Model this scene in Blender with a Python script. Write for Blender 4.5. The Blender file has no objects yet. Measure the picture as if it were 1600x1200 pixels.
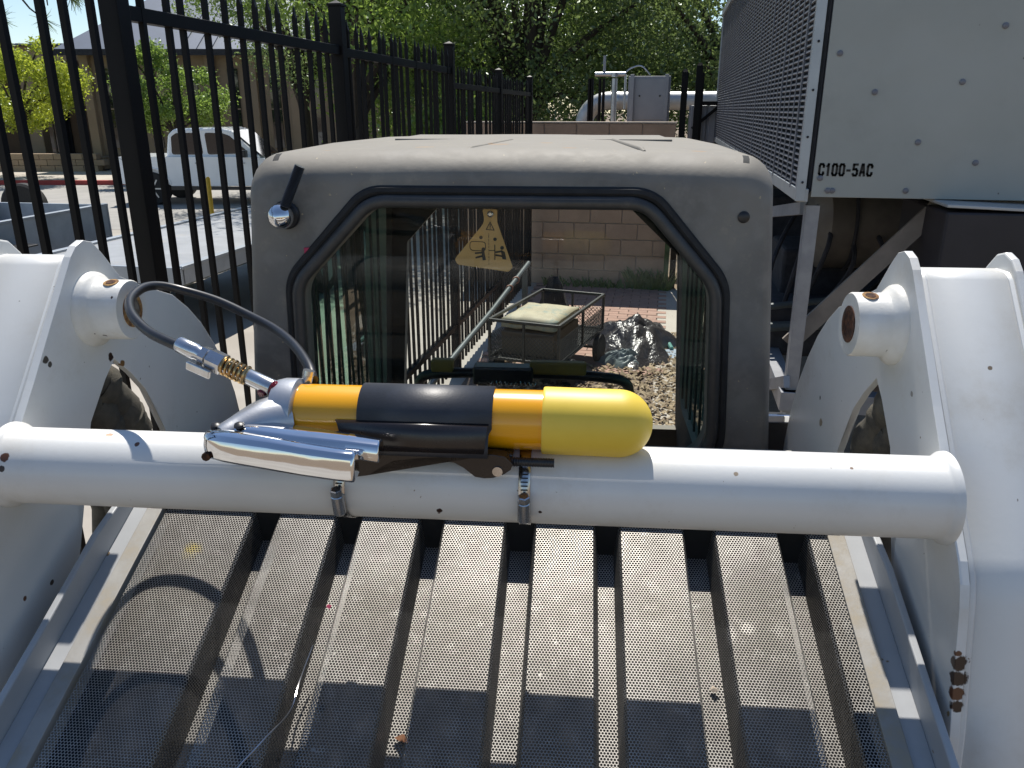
import bpy, bmesh, math, random
import numpy as np
from mathutils import Vector, Matrix, Euler
random.seed(7); rng = np.random.default_rng(11)
R = math.radians; PI = math.pi
sc = bpy.context.scene
col = sc.collection

# ------------------------------------------------------------------ camera, sky, sun, exposure
CAM_Z = 2.2
cd = bpy.data.cameras.new('camera'); cam = bpy.data.objects.new('camera', cd); col.objects.link(cam)
cam.location = (0, 0, CAM_Z); cam.rotation_euler = (R(90 - 19), 0, R(10.6))
cd.sensor_width = 36; cd.lens = 36 * 1248 / 1600; cd.clip_start = .02; cd.clip_end = 2000
sc.camera = cam
MYAW = R(5.95)                       # the loader stands slightly askew to the fence
MX = -.127 * math.cos(MYAW) - .809 * math.sin(MYAW)
MY = -.127 * math.sin(MYAW) + .809 * math.cos(MYAW)
trav = Vector((.02, -.515, -.857)); trav.rotate(Euler((0, 0, MYAW))); trav.normalize()
SUN_EL = math.asin(-trav.z); SUN_AZ = math.atan2(-trav.x, -trav.y)
world = bpy.data.worlds.new('World'); sc.world = world; world.use_nodes = True
wn = world.node_tree.nodes; wl = world.node_tree.links
sky = wn.new('ShaderNodeTexSky'); sky.sky_type = 'NISHITA'; sky.sun_disc = False
sky.sun_elevation = SUN_EL; sky.sun_rotation = SUN_AZ; sky.dust_density = .15; sky.ozone_density = 2.5
wl.new(sky.outputs[0], wn['Background'].inputs[0]); wn['Background'].inputs[1].default_value = .105
sd = bpy.data.lights.new('sun', 'SUN'); sd.energy = 5.0; sd.angle = R(.53); sd.color = (1, .95, .87)
so = bpy.data.objects.new('sun', sd); col.objects.link(so); so.rotation_euler = trav.to_track_quat('-Z', 'Y').to_euler()
so.location = (0, 0, 30)
sc.view_settings.view_transform = 'Standard'; sc.view_settings.look = 'None'
sc.view_settings.exposure = .30; sc.view_settings.gamma = 1
sc.cycles.use_denoising = True; sc.cycles.max_bounces = 10; sc.cycles.transparent_max_bounces = 24
sc.cycles.caustics_reflective = False; sc.cycles.caustics_refractive = False

# ------------------------------------------------------------------ materials
def lin(r, g, b):
    f = lambda c: (c / 12.92 if c <= .04045 else ((c + .055) / 1.055) ** 2.4)
    return (f(r / 255), f(g / 255), f(b / 255))
class NT:
    def __init__(s, name):
        s.m = bpy.data.materials.new(name); s.m.use_nodes = True
        s.n = s.m.node_tree.nodes; s.l = s.m.node_tree.links; s.b = s.n['Principled BSDF']; s.out = s.n['Material Output']
        s.tc = s.n.new('ShaderNodeTexCoord'); s.oi = s.n.new('ShaderNodeObjectInfo')
    def put(s, sock, v):
        if hasattr(v, 'is_output'): s.l.new(v, sock)
        elif isinstance(v, (tuple, list)) and len(v) == 3 and sock.type == 'RGBA': sock.default_value = (*v, 1)
        else: sock.default_value = v
    def math(s, op, a, b=0., c=0.):
        n = s.n.new('ShaderNodeMath'); n.operation = op; s.put(n.inputs[0], a); s.put(n.inputs[1], b); s.put(n.inputs[2], c); return n.outputs[0]
    def vm(s, op, a, b=(0, 0, 0), c=(0, 0, 0)):
        n = s.n.new('ShaderNodeVectorMath'); n.operation = op; s.put(n.inputs[0], a); s.put(n.inputs[1], b); s.put(n.inputs[2], c)
        return n.outputs['Value'] if op in ('LENGTH', 'DISTANCE', 'DOT_PRODUCT') else n.outputs[0]
    def noise(s, scale, detail=4, rough=.55, vec=None):
        n = s.n.new('ShaderNodeTexNoise'); n.noise_dimensions = '4D'; n.inputs['Scale'].default_value = scale
        n.inputs['Detail'].default_value = detail; n.inputs['Roughness'].default_value = rough
        s.l.new(vec or s.tc.outputs['Object'], n.inputs['Vector'])
        s.l.new(s.math('MULTIPLY', s.oi.outputs['Random'], 37.), n.inputs['W']); return n.outputs[0]
    def ramp(s, v, a, b, lo=0., hi=1.):
        n = s.n.new('ShaderNodeMapRange'); n.interpolation_type = 'SMOOTHSTEP'; s.put(n.inputs[0], v)
        n.inputs[1].default_value = a; n.inputs[2].default_value = b; n.inputs[3].default_value = lo; n.inputs[4].default_value = hi; return n.outputs[0]
    def mix(s, f, a, b):
        n = s.n.new('ShaderNodeMix'); n.data_type = 'RGBA'; s.put(n.inputs[0], f); s.put(n.inputs[6], a); s.put(n.inputs[7], b); return n.outputs[2]
    def bump(s, h, strength, dist=.002):
        n = s.n.new('ShaderNodeBump'); n.inputs['Strength'].default_value = strength; n.inputs['Distance'].default_value = dist
        s.l.new(h, n.inputs['Height']); s.l.new(n.outputs[0], s.b.inputs['Normal'])
def M_(name, c1, c2=None, rough=.5, metal=0., scale=20., dirt=None, dirt_at=(.55, .75), dscale=6., bump=0., bscale=150., bdist=.001, spots=(), coat=0., stretch=None, rv=.1, spec=.5, updust=None, speck=None):
    t = NT(name); c2 = c2 or tuple(.85 * x for x in c1)
    vec = None
    if stretch: vec = t.vm('MULTIPLY', t.tc.outputs['Object'], stretch)
    n1 = t.noise(scale, 5, .6, vec); c = t.mix(t.ramp(n1, .35, .65), c1, c2)
    r = t.math('ADD', rough - rv / 2, t.math('MULTIPLY', n1, rv))
    if updust:
        g = t.n.new('ShaderNodeNewGeometry'); z = t.n.new('ShaderNodeSeparateXYZ'); t.l.new(g.outputs['Normal'], z.inputs[0])
        f = t.math('MULTIPLY', t.ramp(z.outputs[2], .0, .95), t.ramp(t.noise(9, 6, .65), .25, .6, .55, 1.)); c = t.mix(f, c, updust)
    if dirt: 
        f = t.ramp(t.noise(dscale, 8, .7, vec), *dirt_at); c = t.mix(f, c, dirt); r = t.mix(f, r, (.8, .8, .8))
    if speck:
        f = t.ramp(t.noise(speck[1], 2, .5), speck[2], speck[2] + .03); c = t.mix(f, c, speck[0])
    for p, rad, colr in spots:
        d = t.vm('DISTANCE', t.vm('MULTIPLY_ADD', t.tc.outputs['Object'], (1, 1, 1), (0, 0, 0)), p)
        d = t.math('ADD', d, t.math('MULTIPLY', t.math('SUBTRACT', t.noise(110, 3, .6), .5), rad * 1.4))
        c = t.mix(t.ramp(d, rad * .75, rad, 1., 0.), c, colr)
    t.put(t.b.inputs['Base Color'], c); t.put(t.b.inputs['Roughness'], r); t.b.inputs['Metallic'].default_value = metal
    t.b.inputs['Coat Weight'].default_value = coat; t.b.inputs['Coat Roughness'].default_value = .15; t.b.inputs['Specular IOR Level'].default_value = spec
    if bump: t.bump(t.noise(bscale, 3, .6, vec), bump, bdist)
    return t.m
RUST = (.11, .04, .015); RUSTD = (.03, .012, .006)
M = {}
white = (.72, .72, .70); white2 = (.66, .66, .64)
M['white'] = M_('white_paint', white, white2, .42, scale=3, dirt=(.52, .48, .41), dirt_at=(.50, .86), dscale=7, bump=.10, bscale=240, bdist=.0006, coat=.15, speck=((.22, .18, .14), 90, .735))
tube_spots = [((.30, -.030, 1.838), .003, (.35, .28, .2)), ((.42, -.02, 1.845), .0022, RUST), ((-.25, -.040, 1.80), .002, RUST), ((-.508, -.035, 1.83), .006, RUST), ((-.51, -.041, 1.818), .004, RUSTD), ((-.36, -.02, 1.845), .0035, RUST), ((-.40, -.005, 1.848), .005, (.35, .15, .05)),
              ((-.015, -.0425, 1.786), .0042, RUSTD), ((-.0155, -.0405, 1.781), .0026, RUST), ((.095, -.043, 1.79), .0024, RUSTD), ((-.065, -.0435, 1.79), .0014, RUST)]
M['tube'] = M_('white_tube_paint', white, white2, .38, scale=3, dirt=(.52, .48, .41), dirt_at=(.50, .86), dscale=7, bump=.12, bscale=160, bdist=.0008, coat=.2, spots=tube_spots, speck=((.3, .25, .2), 120, .74))
arm_spotsR = [((.533, -.085, 1.657), .009, RUSTD), ((.534, -.089, 1.641), .010, RUSTD), ((.534, -.093, 1.626), .009, RUST), ((.534, -.097, 1.612), .008, RUSTD), ((.53, -.083, 1.668), .004, RUST), ((.533, -.094, 1.60), .006, (.35, .24, .1)), ((.632, .018, 1.826), .007, (.08, .075, .07)), ((.60, .10, 1.92), .003, (.2, .15, .1)), ((.528, .12, 1.88), .004, (.3, .28, .25)), ((.528, .43, 1.72), .008, (.3, .24, .16)), ((.528, .45, 1.755), .004, (.08, .07, .06))]
M['armR'] = M_('white_arm_paint', white, white2, .42, scale=3, dirt=(.52, .48, .41), dirt_at=(.50, .86), dscale=7, bump=.14, bscale=150, bdist=.0008, coat=.1, spots=arm_spotsR, speck=((.2, .17, .14), 90, .74))
arm_spotsL = [((-.528, .09, 1.905), .006, (.07, .06, .05)), ((-.528, .096, 1.897), .004, (.07, .06, .05)), ((-.528, .225, 1.868), .007, RUSTD), ((-.528, .25, 1.85), .006, (.2, .1, .03)), ((-.528, .02, 1.63), .004, RUSTD), ((-.528, -.03, 1.64), .004, RUST)]
M['armL'] = M_('white_arm_paint_scuffed', white, white2, .42, scale=3, dirt=(.52, .48, .41), dirt_at=(.50, .86), dscale=7, bump=.14, bscale=150, bdist=.0008, coat=.1, spots=arm_spotsL, speck=((.2, .17, .14), 90, .74))
M['boss'] = M_('boss_paint', white, (.62, .60, .55), .45, scale=12, dirt=(.40, .30, .16), dirt_at=(.60, .82), dscale=18, bump=.3, bscale=180, bdist=.0012, speck=(RUSTD, 70, .70))
M['rust'] = M_('rust', RUST, RUSTD, .9, scale=160, bump=.6, bscale=300, bdist=.001)
M['rustedge'] = M_('rust_edge', (.38, .22, .07), RUST, .85, scale=120)
M['pinmetal'] = M_('pin_steel', (.30, .27, .23), (.16, .12, .09), .55, .5, scale=80)
cab_spots = [((-.33, .68, 2.115), .018, (.24, .17, .10)), ((-.16, .72, 2.126), .020, (.26, .19, .12)), ((-.03, .80, 2.13), .024, (.25, .165, .095)), ((.11, .70, 2.125), .017, (.25, .16, .09)), ((.34, .70, 2.12), .016, (.27, .17, .09)), ((.06, .86, 2.13), .018, (.25, .18, .11)),
             ((.235, .615, 2.105), .008, (.55, .52, .47)), ((.225, .605, 2.095), .006, (.55, .52, .47)), ((.27, .60, 2.09), .009, (.09, .10, .12))] + [((-.05 + .022 * k + .009 * math.sin(5 * k), .598 + .004 * math.sin(3 * k), 2.092 + .008 * math.sin(7 * k)), .0026 + .0016 * (k % 3 == 0), (.42, .35, .24)) for k in range(11)]
M['cab'] = M_('cab_paint', (.195, .185, .168), (.128, .122, .112), .66, scale=22, dirt=(.26, .238, .20), dirt_at=(.46, .74), dscale=11, updust=(.19, .172, .14), bump=.35, bscale=60, bdist=.0015, speck=((.36, .30, .2), 95, .715), spots=cab_spots)
M['cabroof_rust'] = M_('roof_stain', (.28, .17, .09), (.30, .24, .17), .9, scale=60)
M['liner'] = M_('cab_liner', (.016, .017, .017), (.011, .012, .012), .85, scale=30)
M['seal'] = M_('rubber_seal', (.045, .044, .043), (.03, .03, .03), .42, scale=40, dirt=(.11, .10, .09), dirt_at=(.5, .8), dscale=20)
M['black'] = M_('black_plastic', (.018, .018, .02), (.012, .012, .014), .38, scale=60, bump=.15, bscale=400, bdist=.0004)
M['blackmatte'] = M_('black_matte', (.015, .015, .016), (.010, .010, .011), .75, scale=60)
M['holder'] = M_('holder_plastic', (.022, .017, .016), (.016, .012, .012), .28, scale=60, spec=.6)
M['clip'] = M_('clip_plastic', (.028, .03, .038), (.022, .024, .03), .48, scale=60, bump=.35, bscale=420, bdist=.0005, spec=.6)
M['hose'] = M_('hose_rubber', (.016, .016, .018), (.011, .011, .013), .36, scale=80, bump=.1, bscale=500, bdist=.0003)
M['orange'] = M_('orange_paint', (.88, .40, .004), (.84, .38, .004), .26, scale=10, coat=.5, rv=.04)
M['yellowcap'] = M_('yellow_rubber', (.86, .62, .075), (.82, .58, .065), .46, scale=14, rv=.06, bump=.05, bscale=60, bdist=.001, dirt=(.45, .25, .03), dirt_at=(.72, .9), dscale=24)
M['cast'] = M_('cast_aluminium', (.52, .53, .55), (.45, .46, .48), .38, .85, scale=60, bump=.2, bscale=350, bdist=.0005)
M['chrome'] = M_('chrome', (.74, .75, .77), (.70, .70, .72), .08, 1., scale=12, rv=.04, bump=.3, bscale=9, bdist=.006)
M['zinc'] = M_('zinc_plate', (.62, .63, .66), (.52, .52, .52), .22, .95, scale=60, rv=.1)
M['brass'] = M_('brass_spring', (.60, .42, .20), (.5, .33, .15), .25, 1., scale=60)
M['band'] = M_('steel_band', (.55, .54, .53), (.45, .43, .40), .24, 1., scale=60, stretch=(1, 1, 1))
M['grease'] = M_('red_grease', (.22, .008, .02), (.10, .004, .01), .15, scale=200, bump=.8, bscale=260, bdist=.002)
M['frame'] = M_('weathered_frame', (.34, .33, .31), (.26, .245, .22), .6, .2, scale=14, dirt=(.36, .31, .23), dirt_at=(.45, .7), dscale=14, bump=.25, bscale=200, bdist=.0008)
M['fin'] = M_('grey_paint_fin', (.40, .41, .42), (.35, .36, .37), .5, scale=10, dirt=(.33, .30, .25), dirt_at=(.6, .85), dscale=9, speck=((.2, .14, .08), 60, .73))
M['fabric'] = M_('hose_sleeve', (.085, .078, .062), (.05, .046, .038), .9, scale=50, dirt=(.13, .115, .085), dirt_at=(.45, .7), dscale=16, bump=.7, bscale=420, bdist=.0015)
M['fence'] = M_('black_fence_paint', (.004, .0036, .0045), (.003, .003, .0034), .5, scale=8, dirt=(.015, .013, .011), dirt_at=(.66, .9), dscale=10, spec=.2)
M['tire'] = M_('tyre', (.018, .018, .018), (.012, .012, .012), .8, scale=50, bump=.4, bscale=60, bdist=.004)
M['radiator'] = M_('radiator_black', (.006, .006, .007), (.004, .004, .004), .9, scale=50)
# perforated sheet: staggered round holes cut by the material
t = NT('perforated_sheet'); uv = t.tc.outputs['UV']; P = .0037
p = t.vm('SCALE', uv); p.node.inputs['Scale'].default_value = 1 / P
a = t.vm('WRAP', p, (.5, .866025, 1), (-.5, -.866025, -1)); b2 = t.vm('WRAP', t.vm('ADD', p, (.5, .866025, 0)), (.5, .866025, 1), (-.5, -.866025, -1))
flat = lambda v: t.vm('LENGTH', t.vm('MULTIPLY', v, (1, 1, 0)))
d = t.math('MINIMUM', flat(a), flat(b2)); hole = t.math('MULTIPLY', t.math('LESS_THAN', d, .40), t.math('LESS_THAN', t.noise(34, 5, .75), .69))
n1 = t.noise(9, 7, .7); n2 = t.noise(60, 4, .7)
c = t.mix(t.ramp(n1, .35, .65), (.37, .355, .33), (.27, .256, .235)); c = t.mix(t.ramp(n2, .5, .72), c, (.45, .435, .405)); c = t.mix(t.ramp(t.noise(5, 5, .7), .60, .74), c, (.52, .505, .48))
for pt, rad, cc in [((-.37, .075, 1.66), .022, (.62, .50, .10)), ((.31, -.0, 1.62), .02, (.6, .58, .54)), ((.34, .01, 1.62), .012, (.6, .58, .54))]:
    dd = t.math('ADD', t.vm('DISTANCE', t.tc.outputs['Object'], pt), t.math('MULTIPLY', t.math('SUBTRACT', n2, .5), .02)); c = t.mix(t.ramp(dd, rad * .3, rad, .8, 0.), c, cc)
t.put(t.b.inputs['Base Color'], c); t.b.inputs['Roughness'].default_value = .52; t.b.inputs['Metallic'].default_value = .9; t.b.inputs['Specular IOR Level'].default_value = .5
tr = t.n.new('ShaderNodeBsdfTransparent'); mx = t.n.new('ShaderNodeMixShader'); t.l.new(hole, mx.inputs[0]); t.l.new(t.b.outputs[0], mx.inputs[1]); t.l.new(tr.outputs[0], mx.inputs[2]); t.l.new(mx.outputs[0], t.out.inputs[0])
M['perf'] = t.m
def debris(name, x, y, h, s_, colr, label):
    o = MB().add([(-s_, -s_ * .5, 0), (s_ * .8, -s_ * .7, s_ * .3), (s_, s_ * .6, 0), (-s_ * .4, s_ * .8, s_ * .5), (0, 0, s_ * .9)], [(0, 1, 4), (1, 2, 4), (2, 3, 4), (3, 0, 4)]).build(name, M_(name, colr, rough=.7)); v = Vector((x, y, 0)); v.rotate(Euler((0, 0, MYAW)))
    o.location = (MX + v.x, MY + v.y, 1.672 + .4 * (y - .14) + h); o.rotation_euler = (R(-20), 0, x * 9); tag(o, label, 'debris'); return o
def glass(name, tint, dust=.0, rough=.0, refl=1.45):
    t = NT(name); tr = t.n.new('ShaderNodeBsdfTransparent'); tr.inputs[0].default_value = (*tint, 1)
    gl = t.n.new('ShaderNodeBsdfGlossy'); gl.inputs['Roughness'].default_value = rough; fr = t.n.new('ShaderNodeFresnel'); fr.inputs[0].default_value = refl; ge = t.n.new('ShaderNodeNewGeometry'); ff = t.math('MULTIPLY', fr.outputs[0], t.math('SUBTRACT', 1., ge.outputs['Backfacing']))
    m1 = t.n.new('ShaderNodeMixShader'); t.l.new(ff, m1.inputs[0]); t.l.new(tr.outputs[0], m1.inputs[1]); t.l.new(gl.outputs[0], m1.inputs[2])
    df = t.n.new('ShaderNodeBsdfDiffuse'); df.inputs[0].default_value = (.55, .53, .48, 1)
    f = t.math('ADD', t.math('MULTIPLY', t.ramp(t.noise(420, 2, .5), .64, .72), dust * 12), t.math('MULTIPLY', t.ramp(t.noise(5, 6, .7), .4, .75), dust))
    m2 = t.n.new('ShaderNodeMixShader'); t.l.new(f, m2.inputs[0]); t.l.new(m1.outputs[0], m2.inputs[1]); t.l.new(df.outputs[0], m2.inputs[2]); t.l.new(m2.outputs[0], t.out.inputs[0]); return t.m
M['glass'] = glass('cab_glass', (.965, .985, .975), .014, refl=1.27)
M['sideglass'] = glass('side_glass', (.55, .72, .65), .05)
M['carglass'] = M_('car_glass', (.012, .016, .022), (.01, .012, .018), .05, spec=.8)
M['tag'] = M_('tag_yellow', (.50, .29, .10), (.45, .26, .08), .5, scale=30)
M['ink'] = M_('ink', (.02, .018, .015), rough=.6)

# ------------------------------------------------------------------ mesh helpers
class MB:
    def __init__(s): s.v = []; s.f = []; s.sm = []
    def add(s, vs, fs, smooth=False):
        k = len(s.v); s.v += [tuple(v) for v in vs]; s.f += [tuple(i + k for i in f) for f in fs]; s.sm += [smooth] * len(fs); return s
    def box(s, c, d, rot=None):
        m = Euler(rot).to_matrix() if rot else None; x, y, z = (q / 2 for q in d); vs = []
        for i in range(8):
            v = Vector(((-x, x)[i & 1], (-y, y)[i >> 1 & 1], (-z, z)[i >> 2]))
            if m: v = m @ v
            vs.append(v + Vector(c))
        return s.add(vs, [(0, 2, 3, 1), (4, 5, 7, 6), (0, 1, 5, 4), (2, 6, 7, 3), (0, 4, 6, 2), (1, 3, 7, 5)])
    def bar(s, a, b, w, h, up=(0, 0, 1)):
        a, b = Vector(a), Vector(b); d = (b - a).normalized(); u = Vector(up); x = d.cross(u).normalized(); u = x.cross(d)
        vs = [q + x * sx * w / 2 + u * sz * h / 2 for q in (a, b) for sx, sz in ((-1, -1), (1, -1), (1, 1), (-1, 1))]
        return s.add(vs, [(3, 2, 1, 0), (4, 5, 6, 7), (0, 1, 5, 4), (1, 2, 6, 5), (2, 3, 7, 6), (3, 0, 4, 7)])
    def prism(s, poly, axis, a, b):
        n = len(poly); mk = {0: lambda p, q: (q, p[0], p[1]), 1: lambda p, q: (p[0], q, p[1]), 2: lambda p, q: (p[0], p[1], q)}[axis]
        return s.add([mk(p, a) for p in poly] + [mk(p, b) for p in poly], [tuple(range(n))[::-1], tuple(range(n, 2 * n))] + [(i, (i + 1) % n, n + (i + 1) % n, n + i) for i in range(n)])
    def tube(s, pts, r, n=12, closed=False, cap=True):
        pts = [Vector(p) for p in pts]; m = len(pts); rr = r if isinstance(r, (list, tuple)) else [r] * m
        T = [((pts[(i + 1) % m] if closed or i < m - 1 else pts[i]) - (pts[i - 1] if closed or i > 0 else pts[i])).normalized() for i in range(m)]
        u = T[0].orthogonal().normalized(); vs = []
        for i in range(m):
            u = (u - T[i] * u.dot(T[i])).normalized(); w = T[i].cross(u)
            vs += [pts[i] + (u * math.cos(2 * PI * k / n) + w * math.sin(2 * PI * k / n)) * rr[i] for k in range(n)]
        fs = [(i * n + k, i * n + (k + 1) % n, ((i + 1) % m) * n + (k + 1) % n, ((i + 1) % m) * n + k) for i in range(m if closed else m - 1) for k in range(n)]
        s.add(vs, fs, True)
        if cap and not closed: s.add(vs[:n], [tuple(range(n))[::-1]]); s.add(vs[-n:], [tuple(range(n))])
        return s
    def lathe(s, prof, o, axis, n=24, cap=True, sharp=()):
        # prof: (distance along axis, radius)
        ax = Vector(axis).normalized(); u = ax.orthogonal().normalized(); w = ax.cross(u); o = Vector(o); vs = []
        for t_, r_ in prof: vs += [o + ax * t_ + (u * math.cos(2 * PI * k / n) + w * math.sin(2 * PI * k / n)) * r_ for k in range(n)]
        m = len(prof)
        for i in range(m - 1):
            s.add(vs[i * n:(i + 2) * n], [(k, (k + 1) % n, n + (k + 1) % n, n + k) for k in range(n)], True)
        if cap: s.add(vs[:n], [tuple(range(n))[::-1]]); s.add(vs[-n:], [tuple(range(n))])
        return s
    def build(s, name, mat, parent=None, bevel=0, seg=2, weld=True, loc=None):
        me = bpy.data.meshes.new(name); me.from_pydata(s.v, [], s.f)
        me.polygons.foreach_set('use_smooth', s.sm)
        if weld:
            bm = bmesh.new(); bm.from_mesh(me); bmesh.ops.remove_doubles(bm, verts=bm.verts, dist=1e-5); bmesh.ops.recalc_face_normals(bm, faces=bm.faces); bm.to_mesh(me); bm.free()
        me.materials.append(M[mat] if isinstance(mat, str) else mat)
        o = bpy.data.objects.new(name, me); col.objects.link(o); o.parent = parent
        if loc: o.location = loc
        if any(s.sm):
            for e in me.edges: pass
            try: me.set_sharp_from_angle(angle=R(38))
            except Exception: pass
        if bevel:
            bv = o.modifiers.new('bevel', 'BEVEL'); bv.width = bevel; bv.segments = seg; bv.limit_method = 'ANGLE'; bv.angle_limit = R(35); bv.harden_normals = False
        return o
def empty(name, loc=(0, 0, 0), rz=0, rot=None):
    o = bpy.data.objects.new(name, None); col.objects.link(o); o.location = loc; o.rotation_euler = rot or (0, 0, rz); o.empty_display_size = .1; return o
def tag(o, label, cat, group=None):
    o['label'] = label; o['category'] = cat
    if group: o['group'] = group
    return o
def struct(o): o['kind'] = 'structure'; return o
def spline(pts, n=6, closed=False):
    P_ = [Vector(p) for p in pts]; m = len(P_); out = []
    for i in range(m if closed else m - 1):
        g = (lambda k: P_[k % m]) if closed else (lambda k: P_[min(max(k, 0), m - 1)])
        a, b, c_, d_ = g(i - 1), g(i), g(i + 1), g(i + 2)
        for j in range(n):
            t_ = j / n; out.append(.5 * ((2 * b) + (c_ - a) * t_ + (2 * a - 5 * b + 4 * c_ - d_) * t_ * t_ + (3 * b - a - 3 * c_ + d_) * t_ ** 3))
    if not closed: out.append(P_[-1])
    return out
def roundpoly(pts, rad, n=6):
    out = []; m = len(pts); rr = rad if isinstance(rad, (list, tuple)) else [rad] * m
    for i in range(m):
        p0, p1, p2 = (Vector(pts[k % m]) for k in (i - 1, i, i + 1)); a = (p0 - p1); b = (p2 - p1); ang = a.angle(b)
        d_ = min(rr[i] / max(math.tan(ang / 2), .01), a.length * .48, b.length * .48); A = p1 + a.normalized() * d_; B = p1 + b.normalized() * d_
        for j in range(n + 1):
            t_ = j / n; out.append(tuple((1 - t_) ** 2 * A + 2 * t_ * (1 - t_) * p1 + t_ * t_ * B))
    return out
def boolean(o, cutters, op='DIFFERENCE'):
    for c_ in cutters:
        m = o.modifiers.new('cut', 'BOOLEAN'); m.operation = op; m.object = c_; m.solver = 'EXACT'
    dg = bpy.context.evaluated_depsgraph_get(); me = bpy.data.meshes.new_from_object(o.evaluated_get(dg)); o.modifiers.clear(); o.data = me
    for c_ in cutters: bpy.data.objects.remove(c_)
    return o
def copy_tree(o, parent=None):
    c_ = o.copy(); col.objects.link(c_); c_.parent = parent
    for ch in list(o.children): copy_tree(ch, c_)
    return c_

#@@ GROUND @@
M['concrete'] = M_('concrete', (.40, .37, .32), (.33, .30, .26), .85, scale=1.2, dirt=(.22, .20, .17), dirt_at=(.55, .8), dscale=.8, bump=.3, bscale=30, bdist=.004)
M['dirt'] = M_('dirt', (.24, .18, .12), (.17, .125, .085), .95, scale=3, bump=.6, bscale=25, bdist=.02)
M['road'] = M_('road', (.34, .325, .30), (.29, .28, .26), .9, scale=1.5, bump=.3, bscale=60, bdist=.003)
M['walk'] = M_('pavement', (.48, .44, .38), (.42, .38, .33), .9, scale=1.)
M['redkerb'] = M_('red_kerb_paint', (.42, .05, .04), (.34, .05, .04), .7, scale=4)
M['mortar'] = M_('mortar', (.58, .50, .41), (.50, .43, .35), .95, scale=20, bump=.4, bscale=120, bdist=.002)
M['block'] = M_('tan_block', (.50, .35, .24), (.43, .30, .205), .95, scale=5, bump=.8, bscale=110, bdist=.003, dirt=(.38, .27, .185), dirt_at=(.55, .85), dscale=9)
M['paver'] = M_('red_paver', (.40, .25, .195), (.34, .215, .17), .9, scale=4, dirt=(.42, .33, .26), dirt_at=(.5, .8), dscale=5, bump=.4, bscale=120, bdist=.002)
M['sand'] = M_('joint_sand', (.16, .12, .095), (.13, .10, .08), .95, scale=30)
FX = -1.69
struct(MB().add([(-400, -200, 0), (400, -200, 0), (400, 500, 0), (-400, 500, 0)], [(0, 1, 2, 3)]).build('ground', 'dirt'))
struct(MB().add([(-60, -6, .004), (FX + .1, -6, .004), (FX + .1, 60, .004), (-60, 60, .004)], [(0, 1, 2, 3)]).build('concrete_apron', 'concrete'))
struct(MB().add([(.0, 4, .006), (.34, 4, .006), (.34, 10.35, .006), (.0, 10.35, .006)], [(0, 1, 2, 3)]).build('path', 'walk'))
#@@ LOADER @@
skid = empty('skid_steer_loader', (MX, MY, 0), MYAW)
tag(skid, 'white skid steer loader with dusty grey cab and perforated rear hood', 'loader')
HW = .528; TZ = 1.804
# lift arms
arm_out = [(.175, 2.018), (.19, 2.030), (.208, 2.035), (.226, 2.030), (.245, 2.012), (.28, 1.972), (.34, 1.945), (.42, 1.914), (.465, 1.882), (.505, 1.845), (.545, 1.795), (.58, 1.74), (.605, 1.68), (.622, 1.61), (.632, 1.5), (.63, 1.3), (.60, 1.1), (.45, 1.1), (.40, 1.3), (.37, 1.5), (.345, 1.65), (.338, 1.71), (.322, 1.755), (.298, 1.795), (.268, 1.83), (.233, 1.862),
           (.205, 1.842), (.155, 1.795), (.125, 1.762), (.095, 1.70), (.085, 1.64), (.062, 1.60), (.045, 1.56), (.02, 1.4), (0, 1.1), (-.17, 1.1), (-.135, 1.4), (-.106, 1.58), (-.082, 1.68), (-.074, 1.715), (-.066, 1.738), (-.053, 1.758), (.062, 1.886)]
arm_outer = [q for q in arm_out if q[0] < .21 and not (q[0] > .2 and q[1] < 1.9)] if False else [(.175, 2.018), (.19, 2.030), (.208, 2.035), (.226, 2.030), (.245, 2.012), (.28, 1.972), (.26, 1.90), (.205, 1.842), (.125, 1.78), (.075, 1.70), (.065, 1.64), (.045, 1.56), (.02, 1.4), (0, 1.1), (-.17, 1.1), (-.135, 1.4), (-.106, 1.58), (-.082, 1.68), (-.074, 1.715), (-.066, 1.738), (-.053, 1.758), (.062, 1.886)]
web_line = [(-.158, 1.1), (-.123, 1.4), (-.095, 1.58), (-.071, 1.68), (-.063, 1.715), (-.055, 1.738), (-.042, 1.757), (.072, 1.884), (.178, 2.004), (.188, 2.010), (.215, 2.010), (.27, 1.965)]
def tri_plate(mb, poly, x0, x1):
    # n-gon plate triangulated so that the concave outline stays true
    bm = bmesh.new(); vs = [bm.verts.new((x0, y, z)) for y, z in poly]; f = bm.faces.new(vs); bmesh.ops.triangulate(bm, faces=[f], ngon_method='EAR_CLIP')
    bm.verts.index_update(); tris = [tuple(v.index for v in q.verts) for q in bm.faces]; bm.free(); n = len(poly)
    mb.add([(x0, y, z) for y, z in poly] + [(x1, y, z) for y, z in poly], tris + [tuple(i + n for i in q[::-1]) for q in tris] + [(i, (i + 1) % n, n + (i + 1) % n, n + i) for i in range(n)]); return mb
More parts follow.
